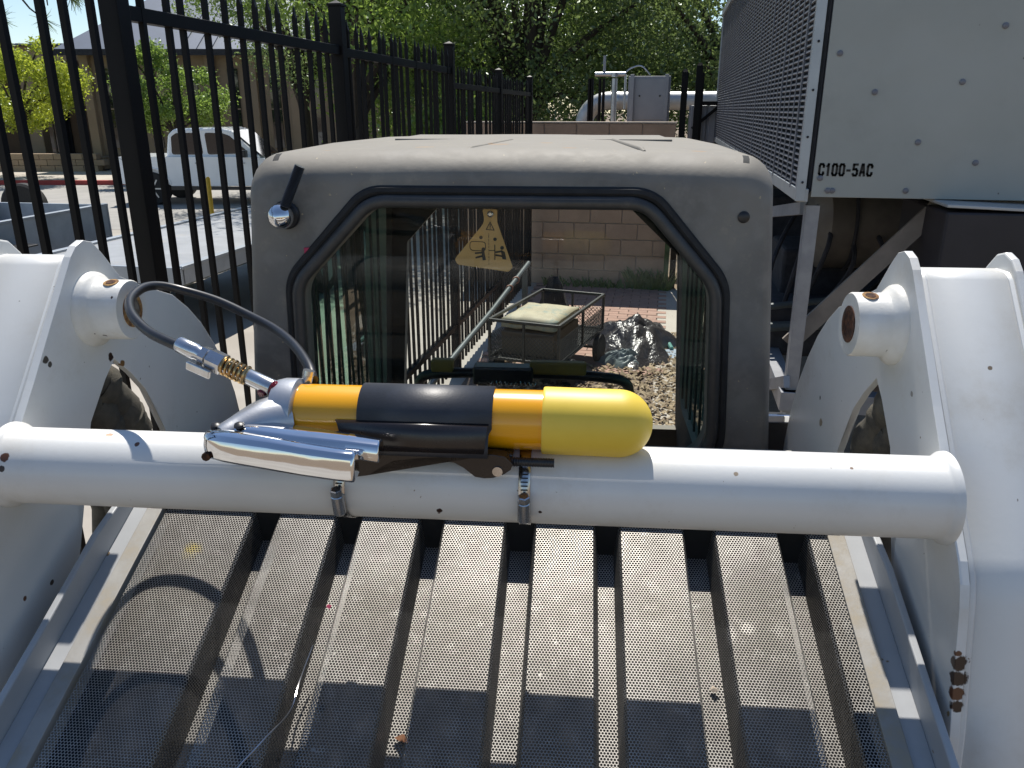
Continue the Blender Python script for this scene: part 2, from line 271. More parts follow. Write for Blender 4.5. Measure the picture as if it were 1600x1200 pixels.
for sx, mt in ((1, 'armR'), (-1, 'armL')):
    arm = tri_plate(MB(), arm_out, sx * HW, sx * (HW + .010)).build('lift_arm', mt, skid, bevel=.0025)
    tri_plate(MB(), arm_outer, sx * (HW + .118), sx * (HW + .128)).build('outer_plate', mt, arm, bevel=.0025)
    w = MB(); sm = [Vector((0, y, z)) for y, z in web_line]
    xa, xb = sx * (HW + .012), sx * (HW + .118)
    for off, fl in ((0, 0), (.008, 1)):
        pass
    vs = [(x, q.y, q.z) for q in sm for x in (xa, xb)]; w.add(vs, [(2 * i, 2 * i + 1, 2 * i + 3, 2 * i + 2) for i in range(len(sm) - 1)], True)
    o = w.build('web_plate', mt, arm); so_ = o.modifiers.new('thick', 'SOLIDIFY'); so_.thickness = .008; so_.offset = 0
    # weld beads along both joints
    for x in (xa, xb):
        MB().tube([(x + sx * (.003 if x == xa else -.003), q.y - .003, q.z + .001) for q in sm], .0042, 6).build('weld_bead', mt, arm)
    boss = MB().lathe([(0, .051), (.005, .0505), (.010, .046), (.014, .0415), (.016, .0405), (.053, .0405), (.055, .039)], (sx * HW, .205, 1.942), (-sx, 0, 0), 36).build('pin_boss', 'boss', arm)
    MB().lathe([(.0545, .0235), (.0562, .0235), (.0562, .0165)], (sx * HW, .205, 1.942), (-sx, 0, 0), 28, cap=False).build('rust_ring', 'rustedge' if sx < 0 else 'rust', arm)
    MB().lathe([(.040, .0235), (.0556, .0165 if sx < 0 else .0225)], (sx * HW, .205, 1.942), (-sx, 0, 0), 28).build('pin', 'pinmetal' if sx < 0 else 'rust', arm)
    MB().lathe([(0, .0065), (.0012, .006)], (sx * (HW - .037), .195, 1.9812), (0, -.25, 1), 18).build('grease_hole', 'rust', arm)
    MB().lathe([(0.0004, .010), (.0007, .009)], (sx * (HW - .037), .195, 1.9812), (0, -.25, 1), 18).build('rust_stain', 'rustedge', arm)
    hb = MB()
    for k in range(4):
        rs_ = random.Random(40 + k + 7 * sx); ko = (.045, .075, .05, .08)[k]; kr = (.034, .036, .030, .027)[k]; ky = (0, -.012, -.045, -.04)[k]
        pts_ = spline([(sx * (HW + ko), .10 + ky * .3, 1.865), (sx * (HW + ko), .185 + ky * .5, 1.86 - .006 * k), (sx * (HW + ko), .262 + ky, 1.80), (sx * (HW + ko), .305 + ky, 1.735), (sx * (HW + ko), .318 + ky, 1.66), (sx * (HW + ko), .30 + ky, 1.35)], 9)
        hb.tube([p_ + Vector((rs_.uniform(-.003, .003), rs_.uniform(-.003, .003), 0)) for p_ in pts_], [kr * (1 + .07 * math.sin(j * .55 + k) + .03 * math.sin(j * 1.3)) for j in range(len(pts_))], 14)
    hb.build('hose_bundle', 'fabric', skid)
    MB().tube([(sx * (HW + .05 + .045 * math.cos(q)), .295 + .052 * math.cos(q) * .3 + .04 * math.sin(q) * .6, 1.715 + .05 * math.sin(q) * .45 + .02 * math.cos(q)) for q in np.linspace(0, 2 * PI, 20, endpoint=False)], .003, 6, closed=True).build('cable_tie', 'blackmatte', skid)
# cross tube
r = .0445
tb = MB().lathe([(0, .0505), (.004, .050), (.008, .0468), (.011, r), (2 * HW - .011, r), (2 * HW - .008, .0468), (2 * HW - .004, .050), (2 * HW, .0505)], (-HW, 0, TZ), (1, 0, 0), 64).build('cross_tube', 'tube', skid)
# rear hood: corrugated perforated sheet in a frame
GS = .40; GZ = lambda y: 1.672 + GS * (y - .14)
ridge = [(-.432, -.306), (-.272, -.190), (-.157, -.075), (-.044, .042), (.080, .161), (.192, .278), (.316, .400), (.436, .462)]
prof = []; dpt = .044
nrm = Vector((0, -GS, 1)).normalized()
for i, (a_, b_) in enumerate(ridge):
    if i == 0: prof.append((a_, 0))
    else: prof += [(a_ - .005, -dpt), (a_, -.004), (a_ + .003, 0)]
    if i < len(ridge) - 1: prof += [(b_ - .003, 0), (b_, -.004), (b_ + .005, -dpt)]
    else: prof.append((b_, 0))
me = bpy.data.meshes.new('grille_screen'); ys = [.155, -.42]; V = []; F_ = []; UV = []
s_acc = 0; us = [0]
for i in range(1, len(prof)): s_acc += math.hypot(prof[i][0] - prof[i - 1][0], prof[i][1] - prof[i - 1][1]); us.append(s_acc)
L_ = (ys[0] - ys[1]) * math.sqrt(1 + GS * GS)
for j, y in enumerate(ys):
    for (x, h) in prof: V.append(Vector((x, y, GZ(y))) + nrm * h)
n = len(prof)
for i in range(n - 1): F_.append((i, i + 1, n + i + 1, n + i)); UV += [(us[i], 0), (us[i + 1], 0), (us[i + 1], L_), (us[i], L_)]
me.from_pydata(V, [], F_); ul = me.uv_layers.new(name='UVMap')
for k, q in enumerate(UV): ul.data[k].uv = q
me.materials.append(M['perf']); gr = bpy.data.objects.new('grille_screen', me); col.objects.link(gr); gr.parent = skid
def slab(x0, x1, y0, y1, dz0, dz1, name, mat, parent, bevel=.001):   # a strip that follows the hood's slope
    q = [(x, y, GZ(y) + dz) for dz in (dz0, dz1) for y in (y0, y1) for x in (x0, x1)]
    return MB().add(q, [(0, 2, 3, 1), (4, 5, 7, 6), (0, 1, 5, 4), (2, 6, 7, 3), (0, 4, 6, 2), (1, 3, 7, 5)]).build(name, mat, parent, bevel=bevel)
for sx in (-1, 1):
    e = -.437 if sx < 0 else .4615
    slab(e, e + sx * .022, .155, -.42, -.03, .004, 'frame_strip', 'frame', gr)
    slab(e + sx * .022, e + sx * .046, .155, -.42, -.034, -.002, 'edge_strip', 'fin', gr)
    fx = e + sx * .046
    pl = [(.16, 1.650), (.16, 1.698), (.12, 1.694), (.06, 1.678), (-.07, 1.622), (-.16, 1.585), (-.30, 1.52), (-.42, 1.46), (-.42, 1.38), (.16, 1.60)]
    MB().prism(pl, 0, fx, fx + sx * .009).build('side_fin', 'fin', gr, bevel=.002)
MB().box((0.012, .270, 1.6815), (.93, .25, .006)).build('hood_cover', 'frame', gr, bevel=.001)
MB().box((0.012, .150, 1.640), (.93, .004, .10)).build('rear_baffle', 'radiator', gr)
bay = MB(); q = [(x, y, GZ(y) - .075) for y in (.15, -.42) for x in (-.46, .49)]; bay.add(q, [(0, 1, 3, 2)])
for x in (-.462, .492): bay.add([(x, .15, GZ(.15) - .03), (x, -.42, GZ(-.42) - .03), (x, -.42, .9), (x, .15, .9)], [(0, 1, 2, 3)])
bay.build('engine_bay', 'radiator', skid)
# a thin wire and a rubber flap lying on the hood
MB().tube(spline([(-.175, -.03, GZ(-.03) - .01), (-.18, -.07, GZ(-.07) - .015), (-.178, -.11, GZ(-.11) - .006), (-.195, -.15, GZ(-.15) + .004), (-.22, -.2, GZ(-.2) + .004), (-.22, -.3, GZ(-.3) + .004)], 6), .0011, 6).build('thin_wire', 'zinc', skid)
debris('pink_petal', -.166, .010, .001, .004, (.45, .06, .12), 'tiny pink petal lying on the perforated hood')
debris('pale_pebble', .300, -.03, -.043, .005, (.5, .42, .33), 'pale pebble wedged in a groove of the perforated hood')
debris('brown_leaf', -.055, -.105, -.043, .008, (.22, .10, .05), 'curled brown leaf scrap in a groove of the perforated hood')
# body and wheels under the arms
MB().box((0, .75, .72), (1.02, 1.9, .62)).build('body', 'white', skid, bevel=.03)
MB().box((0, -.43, .75), (1.0, .06, .7)).build('tailgate', 'white', skid, bevel=.02)
MB().box((0, 1.02, 1.10), (1.02, 1.2, .16)).build('cab_base', 'blackmatte', skid, bevel=.01)
for sx in (-1, 1):
    for y in (.15, 1.35):
        wb = MB().lathe([(0, .2), (.0, .36), (.03, .40), (.22, .40), (.25, .36), (.25, .2)], (sx * .56, y, .40), (sx, 0, 0), 36).build('wheel', 'tire', skid)
        MB().lathe([(.2, .2), (.235, .2), (.22, .12), (.225, .06)], (sx * .56, y, .40), (sx, 0, 0), 24).build('rim', 'white', wb)
# ------------------------------------------------ cab
def cab_ring(y, i_s, i_t, n=8):
    zt = 2.126 - i_t; rr = .055
    wid = lambda z: .501 - i_s + (1.62 - z) * .085
    pts = [(-wid(1.15), 1.15)]
    for s_ in (-1, 1):
        arc = []
        for k in range(n + 1):
            a_ = k / n * PI / 2
            zc = zt - rr; w0 = wid(zc)
            arc.append((s_ * (w0 - rr + rr * math.cos(a_)), zc + rr * math.sin(a_)))
        pts += arc if s_ < 0 else []
        if s_ < 0:
            x0 = arc[-1][0]
            pts += [(x0 + (-2 * x0) * k / 10, zt + .008 * math.sin(PI * k / 10)) for k in range(1, 10)]
        else: pts += arc[::-1]
    pts.append((wid(1.15), 1.15)); return [(x, y, z) for x, z in pts]
rings = [cab_ring(.58 + .09 * (1 - math.cos(a_)), .028 * (1 - math.sin(a_)), .055 * (1 - math.sin(a_))) for a_ in np.linspace(0, PI / 2, 8)]
rings += [cab_ring(1.0, 0, -.004), cab_ring(1.5, 0, 0), cab_ring(1.58, .01, .02)]
cb = MB(); nn = len(rings[0])
for i in range(len(rings) - 1): cb.add(rings[i] + rings[i + 1], [(k, (k + 1) % nn, nn + (k + 1) % nn, nn + k) for k in range(nn)], True)
cb.add(rings[0], [tuple(range(nn))]); cb.add(rings[-1], [tuple(range(nn))[::-1]])
cab = cb.build('cab', 'cab', skid)
inner = MB().prism([(-.455, 1.19), (-.410, 2.085), (.410, 2.085), (.455, 1.19)], 1, .612, 1.545).build('cut', 'liner', skid)
win = roundpoly([(-.370, 1.58), (-.362, 1.90), (-.225, 2.040), (.235, 2.040), (.358, 1.905), (.376, 1.58)], [.06, .07, .07, .07, .08, .075], 8)
cw = MB().prism(win, 1, .5, .7).build('cut', 'liner', skid)
fro = [(-.415, 1.25), (-.378, 1.825), (-.285, 1.926), (.277, 1.930), (.423, 1.794), (.452, 1.25)]
cf = MB().prism(fro, 1, 1.45, 1.75).build('cut', 'liner', skid)
sw = roundpoly([(.70, 1.36), (1.475, 1.36), (1.465, 2.02), (.73, 2.02)], .06, 5)
cs = MB().prism(sw, 0, -.7, .7).build('cut', 'liner', skid)
boolean(cab, [inner, cw, cf, cs])
cab.data.materials.clear(); cab.data.materials.append(M['cab']); cab.data.materials.append(M['liner'])
for p in cab.data.polygons:
    c_ = p.center; xin = .455 - (c_.z - 1.19) * .0503
    p.material_index = 1 if (abs(abs(c_.x) - xin) < .004 and .61 < c_.y < 1.548) or (abs(c_.z - 2.085) < .002 and c_.y > .62) or abs(c_.y - .612) < .002 or abs(c_.y - 1.545) < .002 or abs(c_.z - 1.19) < .002 else 0
try: cab.data.set_sharp_from_angle(angle=R(30))
except Exception: pass
win3 = lambda off, y: [(x * (1 + off / .37), y, 1.81 + (z - 1.81) * (1 + off / .23)) for x, z in win]
MB().tube(win3(.010, .572), .0115, 10, closed=True).build('window_seal', 'seal', cab)
MB().tube(win3(.027, .579), .009, 8, closed=True).build('outer_gasket', 'blackmatte', cab)
g = MB().prism([(x * .992, 1.81 + (z - 1.81) * .985) for x, z in win], 1, .586, .591).build('window_pane', 'glass', cab)
for sx in (-1, 1):
    xs = sx * .462
    MB().prism(sw, 0, xs, xs + sx * .004).build('side_pane', 'sideglass', cab)
    for k in range(9):
        MB().bar((sx * .445, .74 + k * .085, 1.40), (sx * .432, .76 + k * .083, 2.0), .006, .006, up=(1, 0, 0)).build('side_screen_bar', 'blackmatte', cab)
for x0, y0, x1, y1 in ((-.075, .66, -.02, .98), (.24, .66, .20, 1.02)):
    MB().tube([(x0, y0, 2.128), (x0 + (x1 - x0) * .1, y0 + .03, 2.1305), (x1, y1, 2.1335)], [.004, .0065, .0065], 10).build('roof_rib', 'cab', cab)
MB().box((.02, 1.20, 2.1345), (.62, .30, .005)).build('roof_plate', 'cab', cab, bevel=.002)
for sx in (-1, 1):   # split seams at the roof corners
    MB().tube(spline([(sx * .408, .595, 2.090), (sx * .424, .600, 2.088), (sx * .440, .612, 2.080), (sx * .449, .622, 2.068)], 5), [.0012, .0018, .0022, .0024, .0024, .0024, .0024, .0022, .002, .002, .002, .002, .002, .0018, .0014, .001], 8).build('split_seam', 'rustedge', cab)
MB().lathe([(0, .010), (.004, .010), (.007, .006)], (.405, .582, 2.028), (0, -1, 0), 16).build('bolt', 'black', cab)
for x, y, sxx in ((-.30, .70, .05), (-.02, .76, .045), (.10, .69, .04), (.33, .73, .04)):
    pass
knob = MB().lathe([(-.004, .012), (.006, .0205), (.016, .0225), (.026, .0205), (.036, .012), (.039, .002)], (-.384, .572, 2.024), (-.1, -1, 0), 24).build('lamp_mount', 'chrome', skid)
MB().lathe([(-.012, .024), (.0, .025), (.004, .022)], (-.384, .576, 2.024), (0, -1, 0), 24).build('base', 'black', knob)
rod = []
for k in range(60): rod.append((k * .00125, .0082 + (.0011 if k % 2 else 0)))
MB().lathe(rod, (-.374, .548, 2.042), (.42, .05, .9), 14).build('threaded_rod', 'black', knob)
MB().box((-.352, .590, 1.962), (.009, .028, .010)).build('red_paint_mark', M_('pink_mark', (.45, .03, .09), rough=.6), cab)
# cab interior seen through the window
lb = MB().tube(spline([(-.30, 1.28, 1.42), (-.29, 1.24, 1.50), (-.22, 1.22, 1.525), (.0, 1.22, 1.53), (.20, 1.22, 1.525), (.27, 1.24, 1.50), (.28, 1.28, 1.42)], 6), .014, 10).build('lap_bar', 'black', skid)
M['dullyellow'] = M_('dull_yellow', (.30, .19, .03), (.24, .15, .03), .6, scale=30)
MB().box((.085, 1.215, 1.55), (.15, .03, .035)).build('pad', 'dullyellow', lb, bevel=.006)
MB().box((-.225, 1.215, 1.55), (.06, .03, .035)).build('pad', 'dullyellow', lb, bevel=.006)
MB().box((-.06, 1.21, 1.53), (.16, .05, .05)).build('latch_box', 'black', lb, bevel=.006)
MB().tube([(-.10 + .0022 * k, 1.18 + .006 * math.cos(k * 1.3), 1.515 + .006 * math.sin(k * 1.3)) for k in range(60)], .0014, 5).build('spring', 'zinc', lb)
for x in (-.12, .10):
    MB().tube(spline([(x, 1.19, 1.40), (x, 1.18, 1.47), (x + .01, 1.17, 1.52)], 4), .012, 8).build('control_lever', 'blackmatte', skid)
# small lamp between cab and right arm
lamp = MB().box((.517, .66, 1.605), (.055, .05, .075)).build('side_lamp', 'black', skid, bevel=.006)
MB().box((.517, .632, 1.648), (.06, .012, .016)).build('bezel', 'chrome', lamp, bevel=.003)
MB().box((.517, .632, 1.566), (.06, .012, .010)).build('bezel', 'chrome', lamp, bevel=.003)
# ------------------------------------------------ warning tag hanging behind the glass
TG = empty('warning_tag', (0, 0, 0)); TG.location = (MX, MY, 0); TG.rotation_euler = (0, 0, MYAW)
tag(TG, 'tan triangular warning tag with black pictograms behind the rear window', 'tag')
tp = roundpoly([(-.040, 2.034), (-.014, 2.034), (-.014, 2.012), (.0135, 1.932), (.006, 1.924), (-.086, 1.936), (-.091, 1.946), (-.036, 2.012)], [.003, .003, .02, .006, .006, .006, .006, .02], 4)
MB().prism(tp, 1, .604, .6055).build('plate', 'tag', TG)
MB().lathe([(0, .006), (.003, .0055), (.005, .003)], (-.026, .604, 2.026), (0, -1, 0), 14).build('bolt', 'zinc', TG)
def ink(polys, name='print'):
    mb = MB()
    for pl_ in polys: mb.prism(pl_, 1, .6032, .6038)
    return mb.build(name, 'ink', TG, weld=False)
def stroke(pts, w, closed=False):
    out = []; m = len(pts)
    for i in range(m if closed else m - 1):
        a_, b_ = Vector(pts[i]), Vector(pts[(i + 1) % m]); d_ = (b_ - a_).normalized(); n_ = Vector((-d_.y, d_.x)) * w / 2; a_ = a_ - d_ * w * .4; b_ = b_ + d_ * w * .4
        out.append([tuple(a_ - n_), tuple(b_ - n_), tuple(b_ + n_), tuple(a_ + n_)])
    return out
circ = lambda x, z, r_, n_=10: [(x + r_ * math.cos(2 * PI * k / n_), z + r_ * math.sin(2 * PI * k / n_)) for k in range(n_)]
ink(stroke([(-.0335, 1.999), (-.0195, 1.998), (-.0265, 2.012)], .0013, True) + stroke([(-.0265, 2.008), (-.0265, 2.003)], .0014) + [circ(-.0265, 2.0005, .0008)], 'warning_print')
ink([circ(-.043, 1.985, .0032), circ(-.018, 1.982, .0032)], 'dot_print')
ink(stroke([(x, z) for x, z in roundpoly([(-.063, 1.962), (-.035, 1.961), (-.035, 1.977), (-.063, 1.978)], .006, 3)], .0012, True) + [circ(-.039, 1.964, .0034), [(-.0375, 1.961), (-.0345, 1.945), (-.0405, 1.944), (-.0425, 1.961)]] + stroke([(-.041, 1.958), (-.053, 1.957)], .003) + stroke([(-.041, 1.952), (-.052, 1.949)], .0032), 'pictogram')
ink(stroke([(-.0185, 1.972), (-.0185, 1.946)], .0016) + stroke([(-.029, 1.962), (-.0185, 1.962)], .0012) + [circ(-.0055, 1.967, .0034), [(-.008, 1.963), (-.001, 1.960), (.002, 1.946), (-.005, 1.947)]] + stroke([(-.006, 1.961), (-.0165, 1.959)], .003) + stroke([(-.004, 1.952), (-.016, 1.954)], .0032), 'pictogram')
ink(stroke([(-.029, 1.992 - .0052 * k) for k in range(2)], .0006) + sum([stroke([(-.0292, 1.988 - .006 * k), (-.0293, 1.9845 - .006 * k)], .0007) for k in range(9)], []), 'fold_print')
#@@ GUN @@
GG = empty('grease_gun', (MX, MY, 0), MYAW)
tag(GG, 'orange grease gun with yellow cap, chrome lever and black hose on the white tube', 'grease gun')
gy, gz = -.004, 1.8815; gr_ = .0325
ba = MB().lathe([(0, gr_), (.27, gr_)], (-.173, gy, gz), (1, 0, 0), 48).build('barrel', 'orange', GG)
MB().lathe([(.0, .0355), (.001, .0363), (.003, .0365), (.082, .0365)] + [(.082 + .0365 * math.sin(a_) * .98, max(.0365 * math.cos(a_), .001)) for a_ in np.linspace(.1, PI / 2, 14)], (.095, gy, gz), (1, 0, -.012), 48).build('end_cap', 'yellowcap', GG)
# black clip wrapped over the barrel, front edge flared outwards
pc = [(gy + (gr_ + .0012) * math.cos(a_), gz + (gr_ + .0012) * math.sin(a_)) for a_ in np.linspace(R(-25), R(178), 30)]
pc += [(gy - .0365, gz - .004), (gy - .0425, gz - .0075), (gy - .046, gz - .018), (gy - .0475, gz - .026)]
nlip = 4; cm = MB(); vs = []
for i, (y, z) in enumerate(pc):
    lip = i >= len(pc) - nlip
    vs += [(-.101 - (.021 * max(0, (3 - (len(pc) - 1 - i))) / 3 if lip else 0) - (.0 if not lip else .004), y, z), (.043 - (.003 if lip else 0), y, z)]
cm.add(vs, [(2 * i, 2 * i + 1, 2 * i + 3, 2 * i + 2) for i in range(len(pc) - 1)], True)
o = cm.build('holder_clip', 'clip', GG); s_ = o.modifiers.new('thick', 'SOLIDIFY'); s_.thickness = .0018; s_.offset = 1
# flared lip as its own darker sheet
lp = MB(); lq = [(gy - .034, gz + .006), (gy - .0395, gz + .004), (gy - .0445, gz - .004), (gy - .047, gz - .014), (gy - .0478, gz - .021)]
vs = []
for i, (y, z) in enumerate(lq): vs += [(-.124 + .009 * i / 4 * 1.6, y, z + .0), (.040 - .001 * i, y, z)]
lp.add(vs, [(2 * i, 2 * i + 1, 2 * i + 3, 2 * i + 2) for i in range(4)], True)
o = lp.build('flared_lip', 'holder', GG); s_ = o.modifiers.new('thick', 'SOLIDIFY'); s_.thickness = .0016; s_.offset = 1
# cast head
MB().lathe([(-.008, .030), (-.004, .0365), (.004, .0385), (.020, .0385), (.0225, .0345)], (-.194, gy, gz), (1, 0, 0), 40).build('head', 'cast', GG)
MB().tube(spline([(-.190, gy - .015, gz - .004), (-.205, gy - .03, gz - .002), (-.222, gy - .048, gz - .003), (-.236, gy - .066, gz - .005)], 5), [.031, .0305, .030, .029, .0275, .026, .0245, .023, .0215, .020, .0185, .017, .016, .015, .014, .013], 16).build('pump_body', 'cast', GG)
MB().tube(spline([(-.186, gy - .02, gz + .012), (-.204, gy - .03, gz + .014), (-.222, gy - .042, gz + .008)], 4), [.011, .011, .010, .010, .0095, .009, .0085, .008, .007], 12).build('valve_body', 'cast', GG)
fit = MB().lathe([(-.008, .0078), (.004, .0078), (.0045, .0062), (.014, .0062), (.0145, .0068), (.020, .0066)], (-.171, .012, 1.906), (.20, .10, .8), 12).build('hose_fitting', 'zinc', GG)
# lever: a folded chrome channel, pivoting on a link
def channel(path, name, mat, parent, bevel=.0016):
    # path rows: (x, y, z, depth in y, height in z)
    mb = MB(); vs = []; rows = []
    for x, y, z, d_, h in path:
        prof_ = [(y - d_ / 2, z - h / 2), (y - d_ / 2 - .0005, z), (y - d_ / 2 + d_ * .12, z + h * .38), (y - d_ * .1, z + h / 2), (y + d_ * .35, z + h * .42), (y + d_ / 2, z + h * .2), (y + d_ / 2, z - h * .45)]
        vs += [(x, a_, b_) for a_, b_ in prof_]
    k = 7; m = len(path)
    mb.add(vs, [(i * k + j, i * k + (j + 1) % k, (i + 1) * k + (j + 1) % k, (i + 1) * k + j) for i in range(m - 1) for j in range(k)] + [tuple(range(k))[::-1], tuple(range((m - 1) * k, m * k))], True)
    return mb.build(name, mat, parent, bevel=bevel)
lev = channel([(-.250, -.072, 1.876, .024, .022), (-.240, -.078, 1.8755, .028, .027), (-.224, -.083, 1.876, .030, .029), (-.205, -.087, 1.8755, .030, .030), (-.175, -.092, 1.8735, .027, .031), (-.140, -.098, 1.8705, .024, .031), (-.105, -.103, 1.8685, .022, .031), (-.084, -.105, 1.8675, .021, .031)], 'lever', 'chrome', GG, .005)
channel([(-.236, -.056, 1.8835, .030, .012), (-.200, -.060, 1.8835, .032, .012), (-.150, -.067, 1.881, .034, .013), (-.100, -.074, 1.877, .030, .018), (-.066, -.077, 1.873, .024, .020)], 'lever_backplate', 'chrome', GG)
for x, y, z in ((-.243, -.064, 1.8865), (-.216, -.068, 1.8895)):
    MB().lathe([(0, .0055), (.003, .0055), (.0045, .003)], (x, y, z), (0, -.15, 1), 6).build('pivot_bolt', 'black', lev)
MB().lathe([(0, .0045), (.005, .0045)], (-.243, -.090, 1.866), (0, -1, 0), 8).build('pivot_bolt', 'rust', lev)
# hose loop
hp = [(-0.164, 0.018, 1.913), (-0.178, 0.046, 1.921), (-0.214, 0.104, 1.927), (-0.258, 0.16, 1.931), (-0.308, 0.201, 1.938), (-0.361, 0.227, 1.951), (-0.409, 0.233, 1.963), (-0.436, 0.218, 1.973), (-0.444, 0.187, 1.976), (-0.434, 0.138, 1.972), (-0.406, 0.09, 1.965), (-0.369, 0.053, 1.956), (-0.335, 0.028, 1.952), (-0.304, 0.011, 1.948)]
MB().tube(spline(hp, 8), .0060, 14).build('hose', 'hose', GG)
c0 = Vector((-.312, .0125, 1.953)); c1 = Vector((-.190, -.013, 1.909)); ax = (c1 - c0).normalized()
cp = MB().lathe([(0, .0082), (.002, .0095), (.024, .0095), (.026, .0085), (.032, .0085)], c0, ax, 20).build('coupler', 'zinc', GG)
MB().lathe([(.031, .0105), (.0315, .0118), (.039, .0118), (.040, .0098), (.0415, .0098), (.042, .0128), (.0595, .0128), (.0605, .011)], c0, ax, 6).build('hex_nut', 'zinc', cp)
MB().lathe([(.06, .0068), (.09, .0068)], c0, ax, 14).build('core', 'zinc', cp)
u_ = ax.orthogonal().normalized(); w_ = ax.cross(u_)
MB().tube([c0 + ax * (.060 + .030 * k / 90) + (u_ * math.cos(k / 90 * 2 * PI * 5.5) + w_ * math.sin(k / 90 * 2 * PI * 5.5)) * .0098 for k in range(91)], .0017, 6).build('spring', 'brass', cp)
MB().lathe([(.088, .0085), (.089, .0092), (.121, .0092), (.122, .0075)], c0, ax, 20).build('nozzle', 'zinc', cp)
MB().box(c0 + ax * .035 + Vector((-.004, -.012, -.012)), (.03, .004, .010), (.15, .32, -.2)).build('release_lever', 'zinc', cp, bevel=.001)
gs = MB().lathe([(.1205, .0078), (.123, .0088), (.128, .0070), (.131, .0078), (.134, .004)], c0, ax, 14).build('grease_smear', 'grease', cp)
MB().lathe([(0, .0055), (.003, .004)], c0 + ax * .110 + Vector((0, -.006, -.0085)), (-.2, -1, -.5), 10).build('grease_smear', 'grease', cp)
# holder saddle under the gun, clamped to the tube
HB = empty('gun_holder', (MX, MY, 0), MYAW); tag(HB, 'dark plastic saddle bracket with threaded rod between the gun and the white tube', 'bracket')
hpr = [(-.135, 1.853), (-.113, 1.859), (.045, 1.859), (.058, 1.857), (.066, 1.849), (.064, 1.8425), (.057, 1.837), (.046, 1.8325), (.036, 1.8315), (.026, 1.833), (.014, 1.843), (.004, 1.8485), (-.012, 1.8522), (-.037, 1.8525), (-.060, 1.849), (-.075, 1.841), (-.090, 1.830), (-.115, 1.826), (-.135, 1.830)]
hm = MB(); n = len(hpr)
tri_ = lambda y: [(x, y, z) for x, z in hpr]
tri_plate(hm, hpr, -.050, -.034); hm.v = [(b_, a_, c_) for a_, b_, c_ in hm.v]
hm.build('saddle', 'holder', HB, bevel=.002)
MB().box((-.035, -.012, 1.8515), (.20, .05, .006)).build('base_plate', 'holder', HB, bevel=.002)
rod = [(k * .0014, .0045 + (.0007 if k % 2 else 0)) for k in range(36)]
MB().lathe(rod, (.060, -.040, 1.8475), (1, 0, 0), 12).build('threaded_rod', 'black', HB)
MB().lathe([(0, .0055), (.0012, .0055)], (.050, -.0505, 1.8405), (0, -1, 0), 14).build('bolt_head', 'zinc', HB)
# two worm-drive clamps round the tube
def clamp(x, label, tilt):
    C_ = empty('hose_clamp', (0, 0, 0), 0); C_.location = (MX + x * math.cos(MYAW), MY + x * math.sin(MYAW), TZ); C_.rotation_euler = (0, 0, MYAW + tilt); tag(C_, label, 'hose clamp', 'worm-drive clamps strapping the gun holder to the tube')
    rr = .0453; b_ = MB(); vs = []; k_ = 48
    for i in range(k_): 
        a_ = 2 * PI * i / k_
        for dx in (-.0062, .0062): vs.append((dx, rr * math.cos(a_), rr * math.sin(a_)))
    b_.add(vs, [(2 * i, 2 * i + 1, (2 * i + 3) % (2 * k_), (2 * i + 2) % (2 * k_)) for i in range(k_)], True)
    o = b_.build('band', 'band', C_); s_ = o.modifiers.new('thick', 'SOLIDIFY'); s_.thickness = .0009; s_.offset = 1
    for i in range(16):
        a_ = R(185 + i * 5.2 - 42)
        MB().box((0, (rr + .0012) * math.cos(a_), (rr + .0012) * math.sin(a_)), (.0075, .0012, .0014), (a_ - PI / 2 + PI / 2, 0, 0)).build('band_slot', 'blackmatte', C_)
    a_ = R(192); d_ = Vector((0, math.cos(a_), math.sin(a_))); tng = Vector((0, -math.sin(a_), math.cos(a_)))
    c_ = d_ * (rr + .0055)
    MB().lathe([(-.014, .0062), (-.013, .0070), (.010, .0070), (.0115, .0058)], c_, tng, 20).build('screw_housing', 'zinc', C_)
    MB().lathe([(.0115, .0044), (.0145, .0044), (.0146, .0068), (.021, .0068), (.022, .0055)], c_, -tng, 6).build('screw_head', 'zinc', C_)
    MB().box(d_ * (rr + .0015), (.0142, .022, .003), (a_ + PI / 2, 0, 0)).build('saddle', 'band', C_, bevel=.0008)
clamp(-.121, 'steel hose clamp round the white tube beneath the end of the chrome lever', R(-3))
clamp(.077, 'steel hose clamp round the white tube beneath the yellow cap, beside the rod', R(1))
#@@ FENCE @@
FN = empty('picket_fence', (FX, 4.2, 0), R(0)); tag(FN, 'tall black steel picket fence with square posts and spear tips', 'fence')
fy = lambda y: y - 4.2
posts = [(2.415, .064, 3.2), (4.20, .066, 2.69), (6.42, .07, 2.66), (8.32, .066, 2.555), (10.2, .066, 2.555), (.55, .075, 2.7)]
pm = {}
def sharebox(key, mk):
    if key not in pm: pm[key] = mk()
    return pm[key]
def inst(src, loc, name):
    o = src.copy(); o.name = name; col.objects.link(o); o.location = loc; return o
for y, w, h in posts:
    po = MB().box((0, 0, h / 2), (w, w, h)).build('post', 'fence', FN, bevel=.003); po.location = (0, fy(y), 0)
    cpm = MB().box((0, 0, h + .006), (w + .01, w + .01, .012)).add([(-w / 2, -w / 2, h + .012), (w / 2, -w / 2, h + .012), (w / 2, w / 2, h + .012), (-w / 2, w / 2, h + .012), (0, 0, h + .03)], [(0, 1, 4), (1, 2, 4), (2, 3, 4), (3, 0, 4)]).build('post_cap', 'fence', po, bevel=.001)
